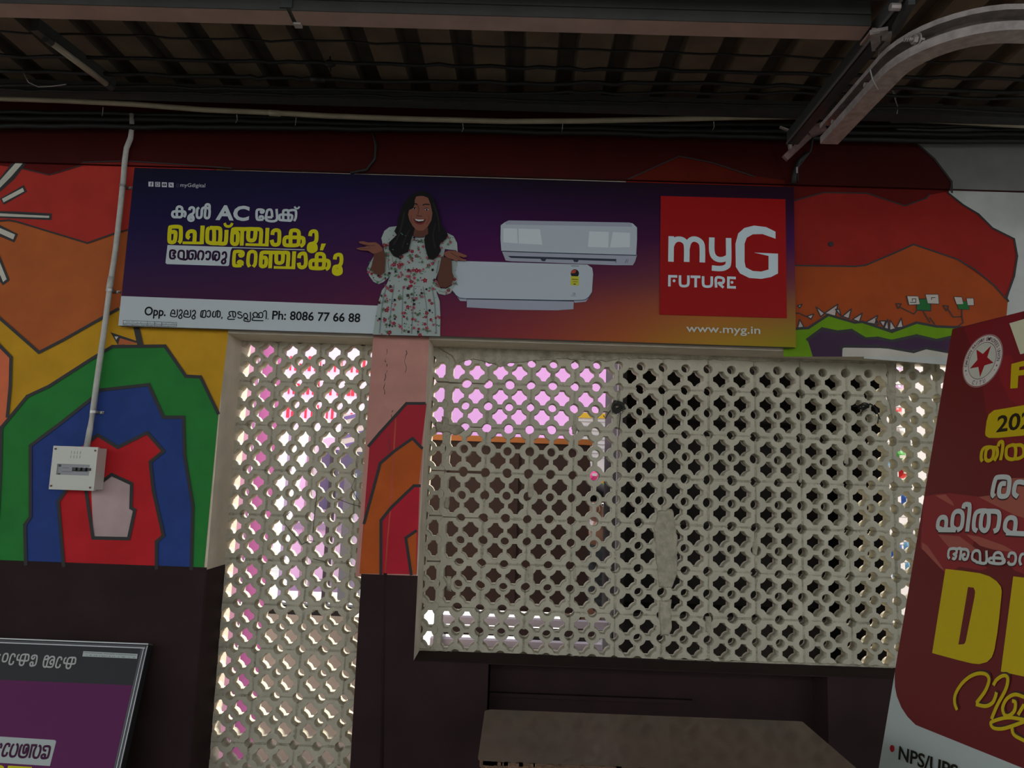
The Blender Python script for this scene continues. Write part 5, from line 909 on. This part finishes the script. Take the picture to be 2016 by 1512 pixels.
# parked van
vx0, vx1 = PY(575, 1000, 2.6).x, PY(575, 1000, 2.6).x+2.6
vt, vm, vbz = PY(620, 860, 2.6).z, PY(620, 1010, 2.6).z, PY(620, 1165, 2.6).z
VN = empty('parked_van', ((vx0+vx1)/2, 3.0, 0), 'white and grey parked van seen through the narrow window', 'van')
def prism(m, P, y0, y1):
    n = len(P); return m.add([(x, y0, z) for x, z in P]+[(x, y1, z) for x, z in P], [tuple(range(n)), tuple(range(2*n-1, n-1, -1))]+[(i, n+i, n+(i+1) % n, (i+1) % n) for i in range(n)])
prism(MB().mat(WHX), [(vx0, vbz), (vx1, vbz), (vx1, vm), (vx1-.1, vt-.03), (vx1-.2, vt), (vx0+.25, vt), (vx0+.1, vt-.06), (vx0, vm)], 2.62, 3.3).build('body', parent=VN)
for i in range(3): x = vx0+.2+i*.8; MB().mat(mat('van_window', (.10, .14, .17), .1)).box(x, x+.65, 2.605, 2.62, vm+.03, vt-.10).build('window', parent=VN)
m = MB().mat(GRX); m.box(vx0, vx1, 2.60, 2.62, vm-.13, vm-.08).box(vx0, vx1, 2.60, 2.62, vbz, vbz+.1)
for i in range(7): m.box(vx0+.1+i*.36, vx0+.13+i*.36, 2.605, 2.62, vbz+.1, vm-.13)
m.build('trim_strip', parent=VN)
for x in (vx0+.42, vx1-.5): 
    for y_ in (2.68, 3.2): MB().mat(BLACK).cyl((x, y_, ZG+.3), (0, 1, 0), .3, .16, 20).build('wheel', parent=VN)
ob('low_wall', xp+.02, PY(735, 1215, 1.5).x, 1.5, 1.62, ZG, PY(620, 1212, 1.5).z, TAN, 'low tan plaster wall beyond the narrow window', 'wall')
a, b = PY(600, 850, 1.9), PY(640, 1200, 1.9)
for i, (x0, x1, c, lb_) in enumerate(((598, 612, (.45, .4, .42), 'pale lilac post standing behind the narrow window'), (640, 652, (.05, .05, .055), 'thin dark post standing behind the narrow window'), (668, 690, (.22, .25, .27), 'grey metal post right of the thin dark post'))):
    MB().mat(mat('post_paint_%d' % i, c, .5)).box(PY(x0, 1000, 1.9).x, PY(x1, 1000, 1.9).x, 1.9+.05*i, 1.95+.05*i, ZG, PY(640, 850+40*i, 1.9).z).build('post', label=lb_, cat='post')
q0, q1 = PY(676, 815, 1.8), PY(722, 890, 1.8); VS = empty('striped_sheet', ((q0.x+q1.x)/2, 1.8, q1.z), 'violet striped sheet behind the right side of the narrow window', 'sheet'); MB().mat(WHX).box(q0.x, q1.x, 1.8, 1.805, q1.z, q0.z).build('sheet', parent=VS)
for i in range(4): z_ = q1.z+(q0.z-q1.z)*(i+.3)/4; MB().mat(VIO).add([(q0.x, 1.797, z_), (q1.x, 1.797, z_+.05), (q1.x, 1.797, z_+.075), (q0.x, 1.797, z_+.025)], [(0, 1, 2, 3)]).build('stripe', parent=VS)
MB().mat(GRX).box(q0.x-.01, q0.x, 1.79, 1.81, ZG, q0.z+.05).build('sheet_pole', parent=VS); MB().mat(GRX).box(q1.x, q1.x+.01, 1.79, 1.81, ZG, q0.z+.05).build('sheet_pole', parent=VS)
q0, q1 = PY(500, 1186, 1.5), PY(690, 1213, 1.5); ob('dark_bundle', xp+.03, q1.x, 1.51, 1.6, PY(620, 1212, 1.5).z, q0.z-.01, BLK_, 'long black bundle lying on the low tan wall', 'bundle')
# pale pink board, brown cupboard
ob('pink_signboard', PY(838, 700, 4.0).x, PY(1206, 700, 4.0).x, 4.0, 4.06, PY(1000, 930, 4).z, 3.5, mat('lilac_board', (.56, .29, .56), .6), 'plain pale pink board high behind the wide window', 'signboard')
MB().mat(GRX).box(PY(838, 700, 4.0).x+.2, PY(838, 700, 4.0).x+.28, 4.06, 4.14, ZG, 3.5).build('sign_post', label='grey post behind the pale pink board', cat='post')
bx_ = PY(1160, 1000, 1.2).x; bl = PY(742, 900, 1.2).x; bt = PY(1000, 871, 1.2).z; bb = PY(1000, 1204, 1.2).z
BC = empty('brown_cupboard', ((bl+bx_)/2, 1.4, bb), 'dark brown wooden cupboard behind the left half of the wide window', 'cupboard')
MB().mat(BRN).box(bl, bx_, 1.22, 1.6, bb, bt).build('body', parent=BC); MB().mat(mat('lit_cupboard_top', (.45, .15, .03), .5)).box(bl-.02, bx_+.02, 1.19, 1.63, bt, bt+.035).build('top_board', parent=BC)  # top edge coloured brighter to imitate light falling on it
for i in range(3): x = bl+.02+i*(bx_-bl)/3; MB().mat(BRN).box(x, x+(bx_-bl)/3-.02, 1.2, 1.22, bb+.02, bt-.05).build('door', parent=BC)
for x in (bl+.03, bx_-.08): MB().mat(BRN).box(x, x+.05, 1.25, 1.3, ZG, bb).build('leg', parent=BC)
# white steps / slatted bench below
ST = empty('slatted_bench', (PY(1000, 1250, 1.5).x, 1.5, 0), 'white and lilac slatted bench below the brown cupboard', 'bench')
SL = mat('lilac_white_slat', (.66, .6, .72), .5)
for i, y_ in enumerate((1222, 1242, 1266, 1284)):
    zz = PY(1000, y_, 1.06-.09*i).z; MB().mat(SL if i % 2 == 0 else BRN).box(PY(850, 1200, .9).x, PY(1204, 1200, .9).x, 1.06-.09*i, 1.12-.09*i, zz-.03, zz+.01).build('slat', parent=ST)
for x in (PY(860, 1200, .9).x, PY(1185, 1200, .9).x): MB().mat(GRX).box(x, x+.04, .85, 1.1, ZG, PY(1000, 1222, 1.06).z-.03).build('leg', parent=ST)
# notice sheet and packets between cupboard and stall
ns = empty('notice_board', PY(1178, 905, 2.4), 'white ruled notice board with yellow header in the gap beside the stall', 'notice board')
a, b = PY(1133, 812, 2.4), PY(1222, 932, 2.4); MB().mat(mat('notice_paper', (.72, .74, .76), .6)).box(a.x, b.x, 2.4, 2.42, b.z, a.z).build('paper', parent=ns)
MB().mat(mat('yellow_header', (.75, .5, .03), .6)).box(a.x, b.x, 2.394, 2.4, a.z-.04, a.z).build('header', parent=ns)
m = MB().mat(GRX)
for i in range(9): m.box(a.x+.02, b.x-.02, 2.396, 2.4, a.z-.07-i*.035, a.z-.067-i*.035)
m.build('ruled_lines', parent=ns); MB().mat(GRX).box(b.x-.03, b.x, 2.42, 2.46, ZG, a.z).build('post', parent=ns)
RK2 = empty('small_packet_rack', PY(1182, 1300, 2.31), 'small grey wire rack of packets under the notice board', 'rack'); a, b = PY(1160, 925, 2.31), PY(1204, 975, 2.31)
for x in (a.x, b.x): MB().mat(mat('grey_enamel', (.35, .37, .40), .4)).box(x, x+.012, 2.303, 2.315, ZG, a.z+.05).build('upright', parent=RK2)
for zz in (PY(1180, 935, 2.31).z, PY(1180, 958, 2.31).z): MB().mat(mat('grey_enamel', (.35, .37, .40), .4)).box(a.x-.03, b.x+.03, 2.3025, 2.308, zz, zz+.006).build('crossbar', parent=RK2)
PKC = {'pink': (.8, .06, .3), 'yellow': (.8, .45, .03), 'red': (.7, .03, .03), 'blue': (.05, .15, .6), 'green': (.08, .4, .06), 'lilac': (.62, .4, .68), 'teal': (.1, .5, .5), 'white': (.75, .75, .78), 'sky blue': (.2, .45, .75)}
def packet(px, py, Y, wpx, hpx, c, lb_):
    a, b = PY(px-wpx/2, py-hpx/2, Y), PY(px+wpx/2, py+hpx/2, Y); x0, x1, z0, z1 = a.x, b.x, b.z, a.z; e_ = .006
    m = MB().mat(mat('packet_'+c.replace(' ', '_'), PKC[c], .35)); v = []; f = []; N = 4
    for j in range(N+1):
        for i in range(N+1): u, w_ = i/N, j/N; v.append((x0+(x1-x0)*u, Y-.022*math.sin(math.pi*u)*math.sin(math.pi*w_)*1.2, z0+(z1-z0)*w_))
    for j in range(N):
        for i in range(N): q_ = j*(N+1)+i; f.append((q_, q_+1, q_+N+2, q_+N+1))
    n0 = len(v); v += [(x, 2*Y-y_+.002, z) for x, y_, z in v]; f += [tuple(n0+i for i in q_[::-1]) for q_ in f]
    m.add(v, f); o = m.build('snack_packet', label=lb_, cat='packet', group='hanging packets beyond the wide window')
    MB().mat(WHX).box(x0+(x1-x0)*.25, x1-(x1-x0)*.25, Y-.028, Y-.024, z0+(z1-z0)*.4, z0+(z1-z0)*.65).build('packet_label', parent=o)
for i, a_ in enumerate(((1170, 935, 'pink'), (1192, 960, 'green'), (1193, 942, 'yellow'), (1172, 965, 'pink'))): packet(a_[0], a_[1], 2.3, 18, 22, a_[2], ['pink packet above the person, upper left of four', 'green packet above the person, lower right of four', 'yellow packet above the person, upper right of four', 'pink packet above the person, lower left of four'][i])
cs = [(1738, 725, 'lilac'), (1765, 735, 'lilac'), (1800, 740, 'lilac'), (1768, 770, 'lilac'), (1765, 815, 'red'), (1730, 845, 'red'), (1775, 855, 'white'), (1745, 885, 'white'), (1772, 900, 'green'), (1750, 905, 'sky blue'), (1735, 930, 'lilac'), (1780, 930, 'red'), (1740, 978, 'lilac'), (1785, 985, 'blue'), (1760, 1010, 'white'), (1745, 1030, 'sky blue'), (1790, 1080, 'sky blue'), (1765, 1085, 'blue'), (1793, 1120, 'sky blue'), (1768, 1135, 'sky blue'), (1750, 1075, 'white')]
cnt = {}; tot = {}
for q_ in cs: tot[q_[2]] = tot.get(q_[2], 0)+1
for i, (x, y, c) in enumerate(sorted(cs, key=lambda q_: q_[1])):
    cnt[c] = cnt.get(c, 0)+1; wd_ = '' if tot[c] == 1 else ['topmost ', 'second ', 'third ', 'fourth ', 'fifth ', 'sixth ', 'seventh '][cnt[c]-1]
    packet(x, y, 1.05, 22, 25, c, '%s%s packet%s on the rack beyond the wide window' % (wd_, c, '' if not wd_ else ', counted downwards,'))
RK = empty('packet_rack', PY(1765, 1300, 1.06), 'grey wire rack holding packets beyond the right end of the wide window', 'rack'); m = MB().mat(GRX)
for x in (PY(1722, 900, 1.06).x, PY(1800, 900, 1.06).x): MB().mat(GRX).box(x, x+.012, 1.053, 1.065, ZG, PY(1765, 700, 1.06).z).build('upright', parent=RK)
for q_ in cs: zz = PY(q_[0], q_[1]-12, 1.06).z; m.box(PY(1722, 900, 1.06).x, PY(1805, 900, 1.06).x, 1.0535, 1.058, zz, zz+.005)
m.build('wires', parent=RK, kind='stuff')
ob('pale_street_wall', PY(1730, 700, 5).x, 9, 5, 5.2, ZG, 3.6, mat('pale_street_plaster', (.6, .56, .55), .8), 'pale street wall far behind the right end of the wide window', 'wall')
ob('far_white_building', -9, 3.0, 12, 14, ZG, 5.0, mat('white_building', (.7, .7, .7), .8), 'plain white building across the street', 'building')
# dark stall back
kx0, kx1 = PY(1222, 900, .75).x, PY(1748, 1000, .75).x
KS = empty('dark_stall', ((kx0+kx1)/2, 1.2, 0), 'black backed market stall blocking most of the wide window', 'stall')
MB().mat(BLK_).box(kx0, kx1, 1.5, 1.54, ZG, 3.1).build('back_board', parent=KS); MB().mat(BLK_).box(kx0, kx0+.03, .75, 1.5, ZG, 3.1).build('side_board', parent=KS); MB().mat(BLK_).box(kx1-.03, kx1, .75, 1.5, ZG, 3.1).build('side_board', parent=KS)
MB().mat(BLK_).box(kx0-.05, kx1+.05, .6, 1.6, 3.1, 3.14).build('roof_board', parent=KS); MB().mat(mat('stall_edge', (.22, .21, .23), .6)).box(kx0-.02, kx0, .74, .78, ZG, 3.1).build('edge_trim', parent=KS)
for zz in (1.98, 1.35, .8): MB().mat(BLK_).box(kx0+.03, kx1-.03, 1.1, 1.5, zz, zz+.025).build('shelf', parent=KS)
MB().mat(BLK_).box(kx0+.03, kx1-.03, .60, .64, 2.2, 3.1).build('front_valance', parent=KS)
# person outside
hp = PY(1186, 1000, 2.05)
SKN = mat('brown_skin', (.30, .15, .09), .55); HR = mat('black_hair', (.012, .011, .012), .95, spec=.1)
PR = empty('person', (hp.x, hp.y, ZG), 'person with black hair in a dark striped shirt beyond the wide window', 'person')
def skinmesh(name, nodes, edges, m, parent, sub=2):
    me = bpy.data.meshes.new(name); me.from_pydata([Vector(n_[0]) for n_ in nodes], edges, []); o = bpy.data.objects.new(name, me); S.collection.objects.link(o)
    md = o.modifiers.new('s', 'SKIN'); me.skin_vertices or None
    for i, n_ in enumerate(nodes): sv = me.skin_vertices[0].data[i]; sv.radius = (n_[1], n_[2] if len(n_) > 2 else n_[1]); sv.use_root = (i == 0)
    s_ = o.modifiers.new('u', 'SUBSURF'); s_.levels = sub; s_.render_levels = sub
    me2 = bpy.data.meshes.new_from_object(o.evaluated_get(bpy.context.evaluated_depsgraph_get())); bpy.data.objects.remove(o)
    me2.materials.clear(); me2.materials.append(m)
    for p in me2.polygons: p.use_smooth = True
    o = bpy.data.objects.new(name, me2); S.collection.objects.link(o); o.parent = parent; return o
def hasskin(nodes, edges, name, m, parent):
    me = bpy.data.meshes.new(name); me.from_pydata([Vector(n_[0]) for n_ in nodes], edges, []); o = bpy.data.objects.new(name, me); S.collection.objects.link(o)
    bpy.context.view_layer.objects.active = o; o.select_set(True); bpy.ops.object.modifier_add(type='SKIN'); o.select_set(False)
    for i, n_ in enumerate(nodes): sv = me.skin_vertices[0].data[i]; sv.radius = (n_[1], n_[2] if len(n_) > 2 else n_[1]); sv.use_root = (i == 0)
    s_ = o.modifiers.new('u', 'SUBSURF'); s_.levels = 2
    bpy.context.view_layer.update()
    me2 = bpy.data.meshes.new_from_object(o.evaluated_get(bpy.context.evaluated_depsgraph_get())); bpy.data.objects.remove(o)
    me2.materials.clear(); me2.materials.append(m)
    for p in me2.polygons: p.use_smooth = True
    o = bpy.data.objects.new(name, me2); S.collection.objects.link(o); o.parent = parent; return o
HZ = hp.z
k2 = (HZ-ZG)/1.50
def N(x, y, z, a_, b_=None): return ((x*k2, y*k2, z*k2), a_*k2, (b_ or a_)*k2)
nodes = [N(0, 0, .84, .13, .10), N(0, 0, 1.0, .12, .09), N(0, 0, 1.2, .145, .10), N(0, 0, 1.32, .10, .08), N(0, -.01, 1.39, .05, .05), N(0, -.015, 1.47, .072, .085), N(0, -.015, 1.55, .07, .082)]
edges = [(i, i+1) for i in range(6)]
for s_ in (-1, 1):
    b0 = len(nodes); nodes += [N(.17*s_, 0, 1.29, .05), N(.21*s_, .01, 1.05, .038), N(.22*s_, -.05, .83, .026), N(.22*s_, -.07, .76, .032, .016)]; edges += [(3, b0), (b0, b0+1), (b0+1, b0+2), (b0+2, b0+3)]
    for f in range(4): c_ = len(nodes); nodes += [N((.22)*s_, -.10+f*.018, .71, .008), N(.215*s_, -.105+f*.018, .66+.006*abs(f-1), .007)]; edges += [(b0+3, c_), (c_, c_+1)]
    c_ = len(nodes); nodes += [N(.205*s_, -.11, .74, .009), N(.2*s_, -.125, .71, .008)]; edges += [(b0+3, c_), (c_, c_+1)]
    b1_ = len(nodes); nodes += [N(.09*s_, 0, .76, .085), N(.10*s_, -.01, .44, .055), N(.10*s_, .02, .08, .035), N(.10*s_, -.10, .03, .03)]; edges += [(0, b1_), (b1_, b1_+1), (b1_+1, b1_+2), (b1_+2, b1_+3)]
try:
    hasskin(nodes, edges, 'body', SKN, PR)
    shn = [N(0, 0, .80, .15, .12), N(0, 0, 1.0, .14, .11), N(0, 0, 1.2, .165, .12), N(0, 0, 1.31, .12, .095)]; she = [(0, 1), (1, 2), (2, 3)]
    for s_ in (-1, 1): b0 = len(shn); shn += [N(.17*s_, 0, 1.285, .065), N(.20*s_, .01, 1.12, .055)]; she += [(3, b0), (b0, b0+1)]
    hasskin(shn, she, 'shirt', mat('dark_striped_shirt', (.05, .06, .065), .8, noise=.5, nscale=40), PR)
    trn = [N(0, 0, .86, .145, .11)]; tre = []
    for s_ in (-1, 1): b0 = len(trn); trn += [N(.09*s_, 0, .74, .10), N(.10*s_, -.01, .44, .075), N(.10*s_, .02, .10, .06)]; tre += [(0, b0), (b0, b0+1), (b0+1, b0+2)]
    hasskin(trn, tre, 'trousers', mat('dark_trousers', (.03, .03, .035), .8), PR)
except Exception as ex: print('PERSON', ex)
wp = Vector((hp.x, hp.y, ZG))/k2
m = MB().mat(HR); m.sphere(wp+Vector((0, .01, 1.545))*k2, .094*k2, 10, (1, 1.12, .95)); hr = m.build('hair', parent=PR, smooth=True)
m = MB().mat(SKN); m.sphere(wp+Vector((0, -.045, 1.475))*k2, .068*k2, 8, (1, .8, 1.2)); m.sphere(wp+Vector((0, -.105, 1.475))*k2, .014*k2, 6, (1, 1, 1.6)); m.sphere(wp+Vector((.08, .0, 1.48))*k2, .02*k2, 6, (.5, 1, 1.5)); m.sphere(wp+Vector((-.08, .0, 1.48))*k2, .02*k2, 6, (.5, 1, 1.5)); m.build('face', parent=PR, smooth=True)
m = MB().mat(WHX)
for s_ in (-1, 1): m.sphere(wp+Vector((.028*s_, -.098, 1.50))*k2, .011*k2, 6)
m.build('eyes', parent=PR, smooth=True); m = MB().mat(HR)
for s_ in (-1, 1): m.sphere(wp+Vector((.028*s_, -.107, 1.50))*k2, .005*k2, 5); m.box(*(sum(([c-.016*k2, c+.016*k2] for c in [(wp.x+.028*s_)*k2]), [])), (wp.y-.104)*k2, (wp.y-.095)*k2, (wp.z+1.522)*k2, (wp.z+1.528)*k2)
m.build('brows', parent=PR); MB().mat(mat('lips', (.25, .06, .05), .5)).box((wp.x-.02)*k2, (wp.x+.02)*k2, (wp.y-.1)*k2, (wp.y-.09)*k2, (wp.z+1.428)*k2, (wp.z+1.438)*k2).build('mouth', parent=PR)
